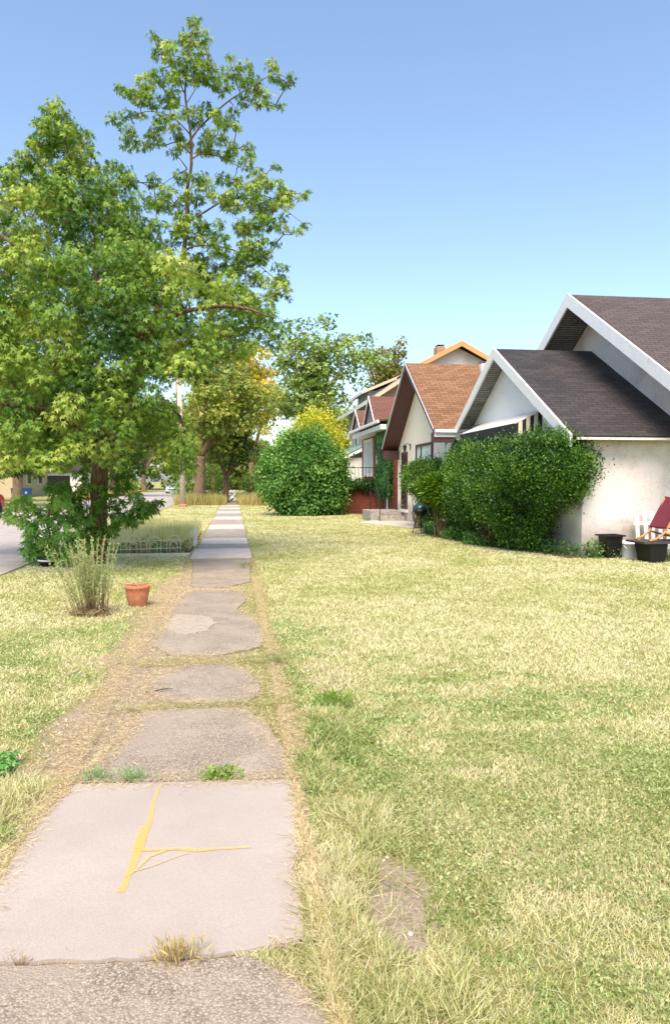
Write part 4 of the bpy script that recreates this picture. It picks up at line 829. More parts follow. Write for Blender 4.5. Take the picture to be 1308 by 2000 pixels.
# ---------------------------------------------------------------- recycling bins across the road
def bin_(px, mat, label):
    p = at(px, 975, 66); x, y = p[0], 66
    t = thing('recycling_bin', (x, y, 0), label, 'bin', 'pair of recycling bins across the road')
    mb = MB(); mb.mesh([(x - .24, y - .28, .05), (x + .24, y - .28, .05), (x + .24, y + .28, .05), (x - .24, y + .28, .05), (x - .31, y - .36, .98), (x + .31, y - .36, .98), (x + .31, y + .36, .98), (x - .31, y + .36, .98)], [(0, 3, 2, 1), (4, 5, 6, 7), (0, 1, 5, 4), (1, 2, 6, 5), (2, 3, 7, 6), (3, 0, 4, 7)]); mb.build('body', mat, t)
    mb = MB(); mb.box((x - .34, y - .4, .985), (x + .34, y + .42, 1.07), .03); mb.build('lid', mat, t)
    for s_ in (-1, 1):
        mb = MB(); mb.lathe((x + s_ * .25 - .03, y + .3, .12), [(0, 0), (.12, 0), (.12, .06), (0, .06)], 14, 'x'); mb.build('wheel', M['rubber'], t)
    mb = MB(); mb.box((x - .08, y - .375, .6), (x + .08, y - .335, .78)); mb.build('sticker', M['white'], t)
bin_(32, M['bluegreen'], 'teal blue recycling bin, left one of the pair across the road'); bin_(54, M['blue'], 'bright blue recycling bin, right one of the pair across the road')

# ---------------------------------------------------------------- vehicles
def vehicle(name, loc, sgn, prof, glassprof, width, mat, label, cat, wheels, wr, truck=False):
    """profile in (y along travel, z); sgn=+1 nose towards +Y"""
    x, y, _ = loc; t = thing(name, loc, label, cat); hw = width / 2
    def sect(poly, hw0, zb=None):
        mb = MB(); n = len(poly); V = []; ins = [(-hw0, 0), (-hw0 + .0, 0)]
        zs = [p[1] for p in poly]; zm = max(zs)
        def wdt(z): return hw0 * (1 - .05 * max(0, (z - .7)) - (.16 * max(0, z - 1.05)))
        for s_ in (-1, 1):
            for (a, z) in poly: V.append((x + s_ * wdt(z), y + sgn * a, z))
        Fs = [tuple(range(n)), tuple(reversed(range(n, 2 * n)))] + [(i, i + n, (i + 1) % n + n, (i + 1) % n) for i in range(n)]
        mb.mesh(V, Fs); return mb
    body = sect(prof, hw).build('body', mat, t)
    bv = body.modifiers.new('bev', 'BEVEL'); bv.width = .05; bv.segments = 3; bv.limit_method = 'ANGLE'
    gl = sect(glassprof, hw - .02); g_ = gl.build('windows', M['glass_car'], t)
    for a in wheels:
        for s_ in (-1, 1):
            mb = MB(); cx = x + s_ * (hw - .1); mb.lathe((cx - .12, y + sgn * a, wr), [(wr * .6, 0), (wr * .95, 0), (wr, .05), (wr, .19), (wr * .95, .24), (wr * .6, .24)], 24, 'x'); w = mb.build('wheel', M['rubber'], t)
            mb = MB(); mb.lathe((cx - .1, y + sgn * a, wr), [(0, .0), (wr * .6, 0.02), (wr * .62, .2), (wr * .3, .17), (0, .19)], 18, 'x'); mb.build('rim', M['chrome'], w)
            mb = MB(); mb.lathe((x + s_ * (hw + .004) - .004, y + sgn * a, wr), [(0, 0), (wr * 1.18, 0), (wr * 1.18, .008), (0, .008)], 22, 'x'); mb.build('wheel_arch', M['black'], w)
    nose = max(p[0] for p in prof); tail = min(p[0] for p in prof)
    for s_ in (-1, 1):
        mb = MB(); mb.box((x + s_ * (hw - .4), y + sgn * (nose - .06), .62), (x + s_ * (hw - .08), y + sgn * (nose + .015), .8), .02); mb.build('headlight', M['lamp_glass'], t)
    mb = MB(); mb.box((x - hw * .55, y + sgn * (nose - .03), .42), (x + hw * .55, y + sgn * (nose + .02), .6), .015); mb.build('grille', M['black'], t)
    mb = MB(); mb.box((x - hw * .98, y + sgn * (nose - .02), .25), (x + hw * .98, y + sgn * (nose + .08), .4), .03); mb.build('bumper', M['chrome'] if truck else mat, t)
    for s_ in (-1, 1):
        mb = MB(); mb.box((x + s_ * hw, y + sgn * .9, .98), (x + s_ * (hw + .18), y + sgn * 1.0, 1.12), .02); mb.build('mirror', mat, t)
    return t
vehicle('silver_car', (-8.2, 104, 0), -1, [(-2.25, .3), (-2.3, .85), (-2.1, 1.0), (-1.5, 1.02), (.85, 1.0), (2.0, .85), (2.28, .7), (2.3, .28)], [(-1.9, 1.0), (-1.2, 1.42), (.1, 1.44), (1.0, .98)], 1.8, M['carsilver'], 'silver blue sedan coming up the road in the distance', 'car', (-1.4, 1.4), .32)
tr = vehicle('red_truck', (-11.25, 32.6, 0), 1, [(-2.8, .45), (-2.8, 1.1), (-.9, 1.12), (-.7, 1.15), (1.0, 1.18), (2.0, 1.12), (2.5, 1.02), (2.65, .85), (2.65, .4)], [(-.9, 1.12), (-.75, 1.75), (.35, 1.8), (1.15, 1.16)], 1.95, M['carred'], 'red pickup truck parked across the road at the left edge', 'truck', (-1.9, 1.75), .38, True)

# ---------------------------------------------------------------- utility pole
up_ = thing('utility_pole', (-3.24, 48.5, 0), 'pale weathered wooden utility pole leaning slightly, beside the road', 'pole')
b0 = np.array([-3.24, 48.5, 0]); t0 = at(347, 690, 48.5)
mb = MB(); mb.tube([b0, b0 + (t0 - b0) * .5 + [.03, 0, 0], t0], [.19, .165, .13], 14); mb.build('shaft', M['pole'], up_)
mb = MB(); mb.tube([t0 * .55 + b0 * .45 + np.array([-.16, -.05, 0]), t0 + [-.14, -.05, -.6]], .035, 6); mb.build('conduit', M['twig'], up_)
mb = MB(); mb.bar(t0 + [-1.1, 0, -.5], t0 + [1.1, 0, -.5], .1, .12); mb.build('crossarm', M['pole'], up_)
mb = MB(); mb.box(b0 + [-.26, -.22, 0], b0 + [.24, .2, .18], .05); mb.build('base_block', M['terracotta'], up_)

# ---------------------------------------------------------------- terracotta pot, weed clump
def pot():
    x, y = -1.27, 10.0; t = thing('flower_pot', (x, y, 0), 'chipped terracotta pot of dead stems sitting on the dry grass', 'pot')
    mb = MB(); mb.lathe((x, y, 0), [(0, .0), (.105, .0), (.115, .012), (.15, .17), (.158, .235), (.163, .24), (.165, .275), (.158, .28), (.150, .27), (.145, .235), (0, .225)], 36); mb.build('pot_body', M['terracotta'], t)
    mb = MB(); mb.lathe((x, y, .2), [(0, .035), (.147, .03)], 20); mb.build('potting_soil', M['mulch'], t)
    mb = MB(); rs = np.random.RandomState(5)
    for k in range(26):
        a = rs.uniform(0, 6.28); r = rs.uniform(0, .12); p = np.array([x + r * math.cos(a), y + r * math.sin(a), .23]); q = p + rs.normal(size=3) * [.07, .07, .02] + [0, 0, .06]
        mb.tube([p, (p + q) / 2 + [0, 0, .02], q], [.004, .003, .002], 4)
    mb.tube([(x, y, .26), (x - .1, y - .02, .29), (x - .24, y - .03, .31)], [.006, .005, .003], 5)
    mb.build('dead_stems', M['twig'], t)
pot()
def weed():
    rs = np.random.RandomState(6); x, y = -1.74, 9.35; t = thing('tall_weed', (x, y, 0), 'tall wispy grey green weed clump with brown woody base left of the terracotta pot', 'weed')
    mb = MB(); P, T, Sz, C = [], [], [], []
    for k in range(150):
        a = rs.uniform(0, 6.28); r = abs(rs.normal(0, .10)); p = np.array([x + r * 1.25 * math.cos(a), y + r * math.sin(a) * .8, 0.]); h = rs.uniform(.35, .98) if k < 110 else rs.uniform(.15, .4)
        lean = np.array([rs.normal(-.05, .10), rs.normal(0, .09), 0]) * h * 1.4 + (p - [x, y, 0]) * .55; q = p + lean + [0, 0, h]; m = (p + q) / 2 + rs.normal(size=3) * .015
        mb.tube([p, m, q], [.0035, .0025, .001], 4)
        if k < 110:
            for j in range(int(80 * h)):
                f = rs.uniform(.38, 1); P.append(p * (1 - f) ** 2 + 2 * m * f * (1 - f) + q * f * f); T.append(rs.normal(size=3) * .6 + [0, 0, .9]); Sz.append(rs.uniform(.02, .05)); C.append(ramp_np(np.array([rs.rand()]), [(.20, .30, .10), (.34, .44, .18), (.48, .54, .26)])[0])
    for k in range(230):
        a = rs.uniform(0, 6.28); r = rs.uniform(0, .2); p = np.array([x + r * 1.3 * math.cos(a), y + r * math.sin(a), rs.uniform(0, .05)]); d = rs.normal(size=3) * [.07, .06, .03]; mb.tube([p, p + d / 2 + [0, 0, .03], p + d + [0, 0, rs.uniform(0, .05)]], [.004, .003, .002], 4)
    mb.build('stems', M['weedstem'], t); n = len(P); P = np.array(P)
    leaves('foliage', P, np.array(Sz), np.array(T), rs.normal(size=(n, 3)), np.array(C), NARROW, M['bushleaf'], t, curl=.1)
M['weedstem'] = plain('weed_stem', (.34, .24, .13), .9, .4, 9)
weed()

# ---------------------------------------------------------------- kettle grill
def grill():
    x, y = 5.68, 22.2; t = thing('kettle_grill', (x, y, 0), 'green lidded round charcoal grill on thin black legs in front of the cream house', 'grill')
    mb = MB(); mb.lathe((x, y, .78), [(.24, 0), (.242, .02), (.235, .05), (.20, .13), (.12, .185), (.0, .2)], 28); lid = mb.build('lid', M['green_enamel'], t)
    mb = MB(); mb.lathe((x, y, .56), [(0, 0), (.10, .015), (.18, .08), (.225, .16), (.238, .215), (.225, .215)], 28); mb.build('bowl', M['black'], t)
    mb = MB(); mb.tube([(x - .05, y, .975), (x - .05, y, 1.01), (x + .05, y, 1.01), (x + .05, y, .975)], .01); mb.build('lid_handle', M['black'], lid)
    for k, a in enumerate((100, 220, 340)):
        c, s_ = math.cos(R(a + 90)), math.sin(R(a + 90)); mb = MB(); mb.tube([(x + .12 * c, y + .12 * s_, .62), (x + .27 * c, y + .27 * s_, 0.01)], .012, 8); mb.build('leg', M['black'], t)
    mb = MB(); mb.tube([(x - .24, y - .05, .74), (x - .27, y - .06, .7), (x - .22, y - .08, .42)], [.02, .02, .014]); mb.build('side_handle', M['black'], t)
grill()

# ---------------------------------------------------------------- black tub, bucket, picket panel, table and sling chair
def right_things():
    t = thing('storage_bin', (8.05, 14.85, 0), 'tall square black plastic bin against the white stucco wall', 'bin')
    x, y = 8.02, 14.95
    mb = MB(); a, b = .14, .185
    V = [(x + sx * w_, y + sy * w_, z) for z, w_ in ((.0, a), (.46, b), (.5, b + .02), (.5, b - .015), (.05, a - .02)) for sx, sy in ((-1, -1), (1, -1), (1, 1), (-1, 1))]
    Fs = [(3, 2, 1, 0), (16, 17, 18, 19)] + [(k * 4 + i, k * 4 + (i + 1) % 4, k * 4 + 4 + (i + 1) % 4, k * 4 + 4 + i) for k in range(4) for i in range(4)]
    mb.mesh(V, Fs); mb.build('body', M['blackpl'], t)
    mb = MB(); mb.box((x - .23, y - .23, .47), (x + .23, y - .2, .505)); mb.box((x - .23, y + .2, .47), (x + .23, y + .23, .505)); mb.box((x - .23, y - .2, .47), (x - .2, y + .2, .505)); mb.box((x + .2, y - .2, .47), (x + .23, y + .2, .505)); mb.build('rim', M['blackpl'], t)
    bx, by = float(at(1227, 1085, 14.8)[0]), 14.8; t = thing('bucket', (bx, by, 0), 'plain white plastic bucket between the black bin and the picket panel', 'bucket')
    mb = MB(); mb.lathe((bx, by, 0), [(0, 0), (.14, 0), (.145, .01), (.158, .31), (.168, .31), (.168, .335), (.162, .335), (.163, .38), (.152, .38), (.14, .02), (0, .02)], 32); mb.build('body', M['whitepl'], t)
    mb = MB(); mb.tube([(bx + .165 * math.cos(a_), by - .02 - .12 * abs(math.sin(a_)), .32 - .13 * abs(math.sin(a_))) for a_ in np.linspace(0, math.pi, 12)], .004, 5); mb.build('handle', M['chrome'], t)
    p0 = at(1240, 1090, 14.95)[0]; t = thing('picket_fence', (p0 + .5, 15.0, 0), 'white picket fence panel leaning on the stucco wall behind the bucket', 'fence')
    for k in range(8):
        x0 = p0 + .03 + k * .178; mb = MB(); w_ = .085; hgt = 1.0; yy = 14.93; tl = .12; sk_ = .05 if k == 1 else 0
        mb.prism([(x0 + sk_, yy, .0), (x0 + w_ + sk_, yy, .0), (x0 + w_, yy + tl, hgt - .06), (x0 + w_ / 2, yy + tl, hgt), (x0, yy + tl, hgt - .06)], (0, .02, 0)); mb.build('picket', M['white'], t)
    for z, yy in ((.2, 14.98), (.70, 15.045)):
        mb = MB(); mb.box((p0, yy, z), (p0 + 1.45, yy + .035, z + .075)); mb.build('rail', M['white'], t)
    # dark low table
    q = at(1243, 1062, 14.0)[0] + .17; qc = at(1258, 1062, 14.0)[0]; tb = thing('low_table', (q + .8, 14.0, 0), 'dark weathered low table on block legs at the right edge', 'table')
    mb = MB(); mb.prism([(q - .17, 13.75, .395), (q + 1.5, 13.75, .395), (q + 1.5, 14.45, .395), (q - .17, 14.45, .395)], (0, 0, .04)); mb.build('tabletop', plain('grey_weathered_board', (.05, .045, .045), .7, .4, 5), tb)
    for xx in (q + .05, q + 1.1):
        mb = MB(); mb.mesh([(xx, 13.85, 0), (xx + .3, 13.85, 0), (xx + .3, 14.35, 0), (xx, 14.35, 0), (xx - .05, 13.8, .393), (xx + .33, 13.8, .393), (xx + .33, 14.4, .393), (xx - .05, 14.4, .393)], [(3, 2, 1, 0), (4, 5, 6, 7), (0, 1, 5, 4), (1, 2, 6, 5), (2, 3, 7, 6), (3, 0, 4, 7)]); mb.build('leg', M['blackpl'], tb)
    q = qc; ch = thing('sling_chair', (q + .6, 14.1, .435), 'maroon fabric sling chair with curved orange wood frame set on the dark low table', 'chair')
    for yy in (13.82, 14.38):
        mb = MB(); cur = [(q + .0, yy, .455), (q + .14, yy, .49), (q + .30, yy, .60), (q + .38, yy, .72), (q + .52, yy, .98), (q + .66, yy, 1.3)]
        pth = limb(mb, cur, [.024] * 6, 5, 0, None, 8); mb.build('frame_rail', M['wood'], ch)
        mb = MB(); mb.tube([(q + .32, yy, .62), (q + .7, yy, .52), (q + 1.2, yy, .46)], .022, 8); mb.build('base_rail', M['wood'], ch)
    mb = MB(); n = 10; V = []; Fs = []
    for i in range(n + 1):
        f = i / n; cx = q + .33 + .34 * f; cz = .72 + .62 * f
        for j in range(7): g_ = j / 6; V.append((cx + .03 * math.sin(g_ * math.pi), 13.80 + .60 * g_, cz - .03 * math.sin(g_ * math.pi)))
    for i in range(n):
        for j in range(6): Fs.append((i * 7 + j, i * 7 + j + 1, i * 7 + 8 + j, i * 7 + 7 + j))
    V2 = [(v[0] + .02, v[1], v[2] - .015) for v in V]; mb.mesh(V, Fs, True); mb.mesh(V2, [tuple(reversed(f)) for f in Fs], True)
    mb.prism([(q + .33, 13.8, .725), (q + 1.1, 13.8, .64), (q + 1.1, 14.4, .64), (q + .33, 14.4, .725)], (0, 0, -.03)); mb.build('fabric', M['maroon'], ch)
right_things()

# ---------------------------------------------------------------- wire border, garden plot
def plot():
    Y = 16.95; g = MB(); g.box((-3.75, Y - .32, .002), (-.98, Y - .12, .05)); tag(g.build('plot_edging', M['conc_far']), kind='structure')
    g = MB(); g.prism([(*p, .003) for p in rough_edge([(-3.7, Y - .1), (-.98, Y - .1), (-1.05, 23.5), (-3.9, 24)], .06, 9, .2)], (0, 0, .006)); tag(g.build('garden_soil', M['mulch']), kind='structure')
    wf = thing('wire_border', (-2, Y, 0), 'low white wire border of double hoops in front of the overgrown garden plot', 'fence')
    n = 4; w = .46
    for k in range(6):
        x = -3.55 + k * .44; mb = MB(); tz = -.02 * (k % 3); h = .42 + (.02 if k % 2 else 0)
        for r, hh in ((.155, h), (.08, h - .14)):
            pts = [(x - r, Y, .02)] + [(x - r * math.cos(a), Y + .02 * math.sin(k), hh - r + r * math.sin(a)) for a in np.linspace(0, math.pi, 9)] + [(x + r, Y, .02)]
            mb.tube(pts, .0068, 5)
        mb.build('hoop', M['whitewire'], wf)
    for z in (.12, .30):
        mb = MB(); mb.tube([(-3.75, Y, z - .03), (-2.6, Y, z), (-1.2, Y, z + .03)], .0068, 5); mb.build('cross_wire', M['whitewire'], wf)
    for k, (x, y) in enumerate(((-1.06, 18.7), (-1.0, 19.1), (-.98, 19.5))):
        mb = MB(); mb.prism([(x - .03, y, 0), (x + .03, y, 0), (x + .03, y, .42 - .03), (x, y, .44), (x - .03, y, .42 - .03)], (0, .015, 0))
        tag(mb.build('picket_stake', M['white'], loc=(x, y, 0)), ['nearest short white picket stake', 'middle short white picket stake', 'farthest short white picket stake'][k] + ' at the corner of the overgrown plot', 'stake', 'white stakes at the plot corner')
M['whitewire'] = plain('white_wire', (.75, .72, .60), .5, .1)
plot()

# ---------------------------------------------------------------- grass
def blades(name, P, h, w, cols, label, rs, lean=.45, mat='blade', cat='grass', bend=.4):
    n = len(P); a = rs.uniform(0, 2 * math.pi, n); side = np.stack([np.cos(a), np.sin(a), np.zeros(n)], 1)
    L = rs.normal(size=(n, 3)) * lean; L[:, 2] = 0; tip = P + (L + [0, 0, 1]) * h[:, None]; tip[:, 2] = P[:, 2] + h * (1 - .35 * np.minimum(1, np.linalg.norm(L, axis=1)))
    mid = P + (tip - P) * .55; mid[:, 2] += h * .08 * bend
    V = np.stack([P - side * w[:, None], P + side * w[:, None], mid + side * (w * .8)[:, None], tip, mid - side * (w * .8)[:, None]], 1).reshape(-1, 3)
    FV = np.arange(n * 5).reshape(-1, 5); sh = np.repeat(cols, 5, 0)
    return tag(raw_mesh(name, V, FV, 5, sh, M[mat], loc=(0, 0, 0)), label, cat, kind='stuff')
def lawn():
    rs = np.random.RandomState(81); n = 1380000
    # radial density falls off with distance
    u = rs.rand(n); ex = .42; r0, r1 = 1.5, 58.; r = (r0 ** ex + u * (r1 ** ex - r0 ** ex)) ** (1 / ex); a = YAW + rs.uniform(-.74, .74, n)
    x, y = r * np.sin(a), r * np.cos(a); ok = np.ones(n, bool)
    for k in ('s0', 's1', 's2', 's3', 's4', 's5'): ok &= ~pip(x, y, SL[k])
    ok &= ~((x > -.93) & (x < .37) & (y > 15.9) & (y < 51)); ok &= ~((x < -4.0 + .12 * vnoise(y, y * 0, .5, 3)) & (x > -12.3))
    ok &= ~((x > 6.05 + np.maximum(0, 18.2 - y) * .4) & (y > 15.0) & (y < 60)); ok &= ~((x > -3.75) & (x < -.98) & (y > 16.6) & (y < 24)); ok &= ~((x > 7.0) & (y > 14.9))
    ok &= ~((x > 5.4) & (y > 28.9) & (y < 33)); ok &= ~((x > 5.4) & (y > 37.2)); ok &= ~((x > 7.54) & (y > 14.95)); ok &= y < 50.5 + .6 * fb(x, y, 2, 7)
    dw = np.maximum(np.abs(x + .27) - .62, 0)      # distance from the walk's edge
    near = np.where(y < 16.5, 1.0, .45); wear = (dw < (.02 + .30 * fb(x, y, .9, 12) ** 2 * np.where(y < 4.3, .35, 1.3)) * near)
    left = (x < 0); wear &= (x < 0) | (y > 4.4); wear |= left & (y < 13) & (dw < .03 + .50 * fb(x, y, .7, 33)) & (y > 4.2)
    bare = (((x - .63 - .06 * np.sin(y * 9)) / .13) ** 2 + ((y - 2.78) / .33) ** 2) < .55 + .9 * fb(x, y, .12, 14)
    bare |= (((x + 1.02) / .16) ** 2 + ((y - 5.35) / .25) ** 2) < .4 + .8 * fb(x, y, .15, 15)
    thin = np.where(bare, .10, np.where(wear, .30, 1.0)); ok &= rs.rand(n) < thin
    # mowed walkway edges crossing the lawn
    for yy in (19.5, 28.0): ok &= ~((x > .4) & (np.abs(y - yy - .12 * fb(x, y, 1.5, 19)) < .05 + .006 * y * .3))
    x, y, r, wear = x[ok], y[ok], r[ok], wear[ok]; n = len(x)
    g1 = fb(x, y, 1.6, 21); g2 = fb(x, y, .35, 22); g3 = vnoise(x, y, .12, 23); gg = .5 * g1 + .35 * g2 + .15 * g3
    dryband = ((x > .9) & (y < 8)) * .06 + ((x < 3.4) & (x > .5) & (y < 3.6)) * -.11; t = np.clip((gg - .47 + dryband * .7) * 2.7 + .60 + rs.normal(0, .27, n), 0, 1)
    t = np.where(y > 7, t * .7 + .27, t); pal = [(.19, .27, .07), (.34, .40, .13), (.48, .50, .21), (.60, .60, .32), (.72, .68, .46)]
    cols = ramp_np(t, pal); dry = ramp_np(rs.rand(n), [(.38, .27, .13), (.66, .50, .27), (.80, .66, .42)]); m = wear & (rs.rand(n) < .8); cols[m] = dry[m]
    dd = rs.rand(n) < .06; cols[dd] = dry[dd]
    edge = ((np.abs(x - .50) < .24) & (y < 5.2) & (fb(x, y, .22, 88) > .42)) | ((np.abs(x + 1.25) < .25) & (y < 4.6) & (fb(x, y, .2, 89) > .5))
    h = (.016 + .022 * rs.rand(n)) * (1 + .5 * (g2 - .5)) * np.where(wear, .55, 1) * np.where(edge & ~wear, 2.5, 1) * (1 + .012 * r); w = np.maximum(.0016, r * .00052) * rs.uniform(.7, 1.4, n)
    broad = (gg < .44) & (rs.rand(n) < .55) & (r < 9); w[broad] *= 2.3; h[broad] *= .62
    cols[broad] = cols[broad] * [.8, .95, .9]
    lean = .7
    blades('grass', np.stack([x, y, np.zeros(n)], 1), h, w, cols, 'patchy mown lawn of straw and green grass blades', rs, lean)
    # straw thatch lying flat along worn edges
    k = 60000; yy = 1.6 + 11 * rs.rand(k) ** 1.5; side = rs.rand(k) < .55; dx = np.abs(rs.normal(0, np.where(side, .018 + .05 * (yy > 4.3), .06 + .05 * (yy > 4.3)), k)); xx = np.where(side, .30 + dx, -.88 - dx * 1.25)
    onw = pip(xx, yy, SL['s1']) | pip(xx, yy, SL['s2']) | pip(xx, yy, SL['s0']); kp = ~onw | (rs.rand(k) < .10); gap = rs.rand(k) < .0
    xx, yy = xx[kp], yy[kp]
    # dead grass in the gaps between mounds
    for (gy0, gy1, q) in ((5.33, 5.47, 2600), (6.62, 6.95, 4600), (10.9, 11.5, 2600), (12.4, 13.0, 1200)): xx = np.append(xx, rs.uniform(-.85, .35, q)); yy = np.append(yy, rs.uniform(gy0, gy1, q))
    for key, cnt in (('s0', 2500), ('s1', 3500), ('s2', 6000), ('s3', 4500), ('s4', 6500), ('s5', 2500)):
        pl = np.array(SL[key]); q = np.roll(pl, -1, 0); ln = np.linalg.norm(q - pl, axis=1); ok_ = pl[:, 1] > 1.0; ln = ln * ok_; i = rs.choice(len(pl), cnt, p=ln / ln.sum()); f = rs.rand(cnt)[:, None]
        e = pl[i] * (1 - f) + q[i] * f; sg_ = .022 if key in ('s0', 's1') else .05; e = e + rs.normal(size=(cnt, 2)) * sg_ * (.4 + 1.6 * fb(e[:, 0], e[:, 1], .25, 61)[:, None])
        if key in ('s0', 's1'): e = e[(np.abs(e[:, 1] - 4.07) > .06) & ((np.abs(e[:, 1] - 2.53) > .1) | (e[:, 0] > .1))]
        xx = np.append(xx, e[:, 0]); yy = np.append(yy, e[:, 1])
    k = len(xx); a = rs.uniform(0, 6.28, k); T = np.stack([np.cos(a), np.sin(a), rs.uniform(-.05, .5, k)], 1); N = np.tile([0., 0, 1], (k, 1)) + rs.normal(size=(k, 3)) * .3
    c = ramp_np(rs.rand(k), [(.40, .30, .17), (.66, .53, .32), (.80, .70, .48)])
    gp = ((yy > 5.33) & (yy < 5.47)) | ((yy > 6.62) & (yy < 6.95)); gm = gp & (rs.rand(k) < .5); c[gm] = ramp_np(rs.rand(k), [(.18, .25, .05), (.42, .42, .12)])[gm]
    o = leaves('thatch', np.stack([xx, yy, np.full(k, .019) + rs.rand(k) * .012], 1), rs.uniform(.015, .055, k), T, N, c, NARROW * [.2, 1], M['blade'], loc=(0, 0, 0), curl=.15)
    tag(o, 'dry straw thatch lying along the worn sidewalk edges', 'dead grass', kind='stuff')
lawn()
def tall(name, label, n, fx, fy, hmin, hmax, w, pal, seed, lean=.18):
    rs = np.random.RandomState(seed); x, y = fx(rs, n), fy(rs, n); h = rs.uniform(hmin, hmax, n) * (.7 + .6 * fb(x, y, .8, seed)); t = np.clip(fb(x, y, .9, seed + 5) * 1.3 - .15 + rs.normal(0, .2, n), 0, 1)
    return blades(name, np.stack([x, y, np.zeros(n)], 1), h, rs.uniform(.6, 1.2, n) * w, ramp_np(t, pal), label, rs, lean, bend=.2)
tall('plot_grass', 'tall pale seeding grass filling the wire bordered plot', 20000, lambda rs, n: rs.uniform(-3.9, -1.05, n), lambda rs, n: rs.uniform(17.35, 24, n), .18, .62, .006, [(.26, .36, .09), (.58, .57, .24), (.80, .74, .44), (.84, .80, .56)], 91)
tall('field_grass', 'waist high brown and green grass across the end of the sidewalk', 38000, lambda rs, n: (lambda x: np.where(np.abs(x + .15) < .45, x + 2.0, x))(rs.uniform(-4, 10, n)), lambda rs, n: rs.uniform(50.8, 56, n), .2, .95, .014, [(.16, .28, .05), (.30, .34, .09), (.50, .42, .17), (.62, .50, .25)], 92)
tall('bank_grass', 'long ochre grass on the far bank of the road', 9000, lambda rs, n: rs.uniform(-16, -12.5, n), lambda rs, n: rs.uniform(70, 100, n), .3, .9, .03, [(.2, .24, .05), (.45, .36, .12), (.6, .46, .2)], 93)
def plants_low():
    rs = np.random.RandomState(95)
    # weedy ground cover along hedge foot
    n = 6500; y = rs.uniform(14.9, 23.5, n); x = 6.02 + np.maximum(0, 18.5 - y) * .40 + np.abs(rs.normal(0, .28, n)) + .15 * np.sin(y * 3); z = rs.rand(n) ** 1.5 * .38 * (.4 + fb(x, y, .5, 4)); P = np.stack([x, y, z], 1)
    o = leaves('weeds', P, rs.uniform(.04, .085, n), rs.normal(size=(n, 3)) * .5 + [-.4, -.3, .3], rs.normal(size=(n, 3)) * .4 + [-.2, -.4, .9], ramp_np(rs.rand(n), [(.03, .10, .02), (.09, .22, .04), (.2, .36, .09)]), DIAM, M['bushleaf'], loc=(0, 0, 0)); tag(o, 'low leafy weeds along the foot of the hedge', 'weeds', kind='stuff')
    n = 1300; x = rs.uniform(7.6, 9.6, n); y = rs.uniform(14.75, 15.2, n); z = rs.rand(n) ** 1.4 * .35; P = np.stack([x, y, z], 1)
    o = leaves('weeds', P, rs.uniform(.035, .075, n), rs.normal(size=(n, 3)) * .5 + [0, -.3, .4], rs.normal(size=(n, 3)) * .4 + [0, -.4, .9], ramp_np(rs.rand(n), [(.04, .12, .02), (.14, .26, .05), (.3, .38, .12)]), DIAM, M['bushleaf'], loc=(0, 0, 0)); tag(o, 'weeds sprouting along the foot of the stucco wall', 'weeds', kind='stuff')
    n = 1500; x = rs.choice([-3.4, -2.9, -2.55, -2.2, -1.75, -1.4, -1.15], n) + rs.normal(0, .10, n); y = rs.uniform(16.98, 17.45, n); z = rs.rand(n) ** 1.3 * .34 * (.3 + fb(x * 2, y, .5, 4)); P = np.stack([x, y, z], 1)
    cc = ramp_np(rs.rand(n), [(.06, .16, .03), (.2, .34, .07), (.4, .5, .14)]); br = ((x > -1.6) | (np.abs(x + 2.2) < .12)) & (rs.rand(n) < .6); cc[br] = ramp_np(rs.rand(n), [(.16, .10, .08), (.34, .24, .17)])[br]
    o = leaves('weeds', P, rs.uniform(.03, .08, n), rs.normal(size=(n, 3)) * .5 + [0, -.2, .8], rs.normal(size=(n, 3)) * .5 + [0, -.5, .6], cc, DIAM, M['bushleaf'], loc=(0, 0, 0)); tag(o, 'green and withered weeds just behind the white wire border', 'weeds', kind='stuff')
    # bed soil
    g = MB(); g.prism([(*p, .003) for p in rough_edge([(7.5, 14.85), (11, 14.75), (11, 15.25), (7.52, 15.25), (7.5, 24), (6.9, 25.4), (5.7, 23.6), (5.95, 20.6), (6.5, 17.2), (7.1, 15.0)], .06, 21, .2)], (0, 0, .012)); tag(g.build('garden_bed', M['mulch']), kind='structure')
    # clover-like leafy patches left edge
    n = 5200; x = -1.25 - np.abs(rs.normal(0, .22, n)); y = rs.uniform(2.7, 4.5, n); x -= .15 * (y < 3.6) * 0; z = .01 + rs.rand(n) * .07; kp = fb(x, y, .3, 44) > .42; x, y, z = x[kp], y[kp], z[kp]; n = len(x)
    o = leaves('clover', np.stack([x, y, z], 1), rs.uniform(.014, .032, n), rs.normal(size=(n, 3)) * .6, rs.normal(size=(n, 3)) * .35 + [0, 0, 1], ramp_np(rs.rand(n), [(.08, .24, .05), (.16, .36, .09), (.28, .48, .16)]), TRI, M['bushleaf'], loc=(0, 0, 0)); tag(o, 'bright clover patch left of the pink concrete slab', 'clover', kind='stuff')
    n = 60000; x = rs.uniform(.6, 3.4, n); y = rs.uniform(1.8, 4.6, n); kp = (fb(x, y, .5, 45) > .40 + .12 * np.maximum(0, y - 3)) & ~((np.abs(x - .64) < .14) & (np.abs(y - 2.78) < .35)); x, y = x[kp], y[kp]; n = len(x)
    o = leaves('clover', np.stack([x, y, .008 + rs.rand(n) * .03], 1), rs.uniform(.008, .022, n), rs.normal(size=(n, 3)) * .6 + [0, 0, .2], rs.normal(size=(n, 3)) * .4 + [0, 0, 1], ramp_np(rs.rand(n), [(.18, .26, .07), (.34, .41, .15), (.54, .56, .28)]), DIAM, M['bushleaf'], loc=(0, 0, 0)); tag(o, 'small leaved clover spread through the lawn at the lower right', 'clover', kind='stuff')
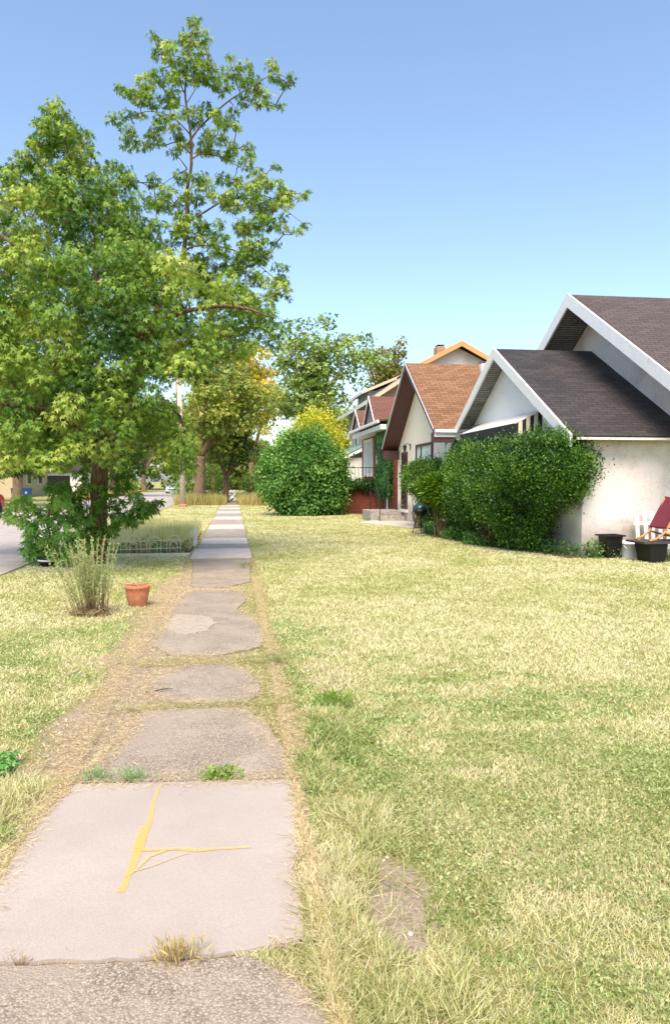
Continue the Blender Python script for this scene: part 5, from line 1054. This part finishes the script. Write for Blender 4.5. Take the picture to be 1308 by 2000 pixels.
    # joint weeds
    wd = [((432, 1526), .10, 'leafy green weed in the far joint of the pink slab, near its right side', [(.16, .30, .05), (.34, .44, .12)], 120, TRI), ((262, 1531), .085, 'fine grey green weed in the far joint of the pink slab, beside the paint', [(.16, .34, .12), (.26, .44, .18)], 110, NARROW), ((190, 1530), .085, 'grey green weed at the far left corner of the pink slab', [(.16, .34, .12), (.26, .44, .18)], 90, NARROW), ((347, 1882), .085, 'dry straw coloured weed tuft in the near joint of the pink slab', [(.38, .30, .10), (.58, .48, .2)], 150, NARROW), ((40, 1892), .05, 'tiny dry sprig at the near left joint of the pink slab', [(.4, .32, .14), (.5, .4, .2)], 20, NARROW),
          ((650, 1382), .13, 'bright green grass tuft on the worn lawn right of the aggregate slab', [(.10, .26, .03), (.3, .44, .08)], 160, NARROW), ((545, 1300), .12, 'spiky dull green weed right of the rounded paving mound', [(.2, .26, .1), (.4, .42, .2)], 90, NARROW), ((480, 1112), .14, 'small upright green weed on the walk beyond the rounded mound', [(.1, .22, .04), (.25, .36, .08)], 70, NARROW)]
    for (px, s_, lab, pal, k, tm) in wd:
        x0, y0 = gr(*px); t = thing('joint_weed', (x0, y0, .01), lab, 'weed', 'weeds sprouting in and beside the sidewalk'); k = int(k * 1.6)
        P = np.stack([x0 + rs.normal(0, s_ * .5, k), y0 + rs.normal(0, s_ * .22, k), .012 + rs.rand(k) * s_ * .6], 1); T = unit(rs.normal(size=(k, 3)) * .7 + [0, 0, 1.0] + (P - [x0, y0, 0]) * 6)
        leaves('foliage', P, rs.uniform(.25, .6, k) * s_ * (1 if tm is NARROW else .45), T, rs.normal(size=(k, 3)), ramp_np(rs.rand(k), pal), tm * ([.5, 1] if tm is NARROW else [1, 1]), M['bushleaf'], t)
        mb = MB()
        for q in range(9):
            p = P[q * 3]; mb.tube([(x0 + (p[0] - x0) * .3, y0, .005), tuple(p + [0, 0, .01])], .0012, 4)
        mb.build('stems', M['twig'], t)
    # twig on slab
    a, b = gr(303, 1357), gr(338, 1353); mb = MB(); mb.tube([(a[0], a[1], .03), ((a[0] + b[0]) / 2, (a[1] + b[1]) / 2 + .01, .036), (b[0], b[1], .03)], [.005, .004, .002], 5); tag(mb.build('twig', M['black'], loc=(a[0], a[1], .03)), 'thin dark twig lying on the left of the rounded paving mound', 'twig')
    # pebbles
    mb = MB()
    for k in range(70):
        x, y = rs.choice([.66, .45, -.95, -1.05]) + rs.normal(0, .12), rs.uniform(1.9, 7); r = rs.uniform(.004, .013)
        mb.lathe((x, y, 0), [(r * .7, 0), (r, r * .4), (r * .6, r * .9), (0, r)], 6)
    tag(mb.build('pebbles', plain('pale_pebble', (.62, .55, .48), .9, .3, 30)), 'loose pale pebbles along the worn edges', 'pebbles', kind='stuff')
plants_low()
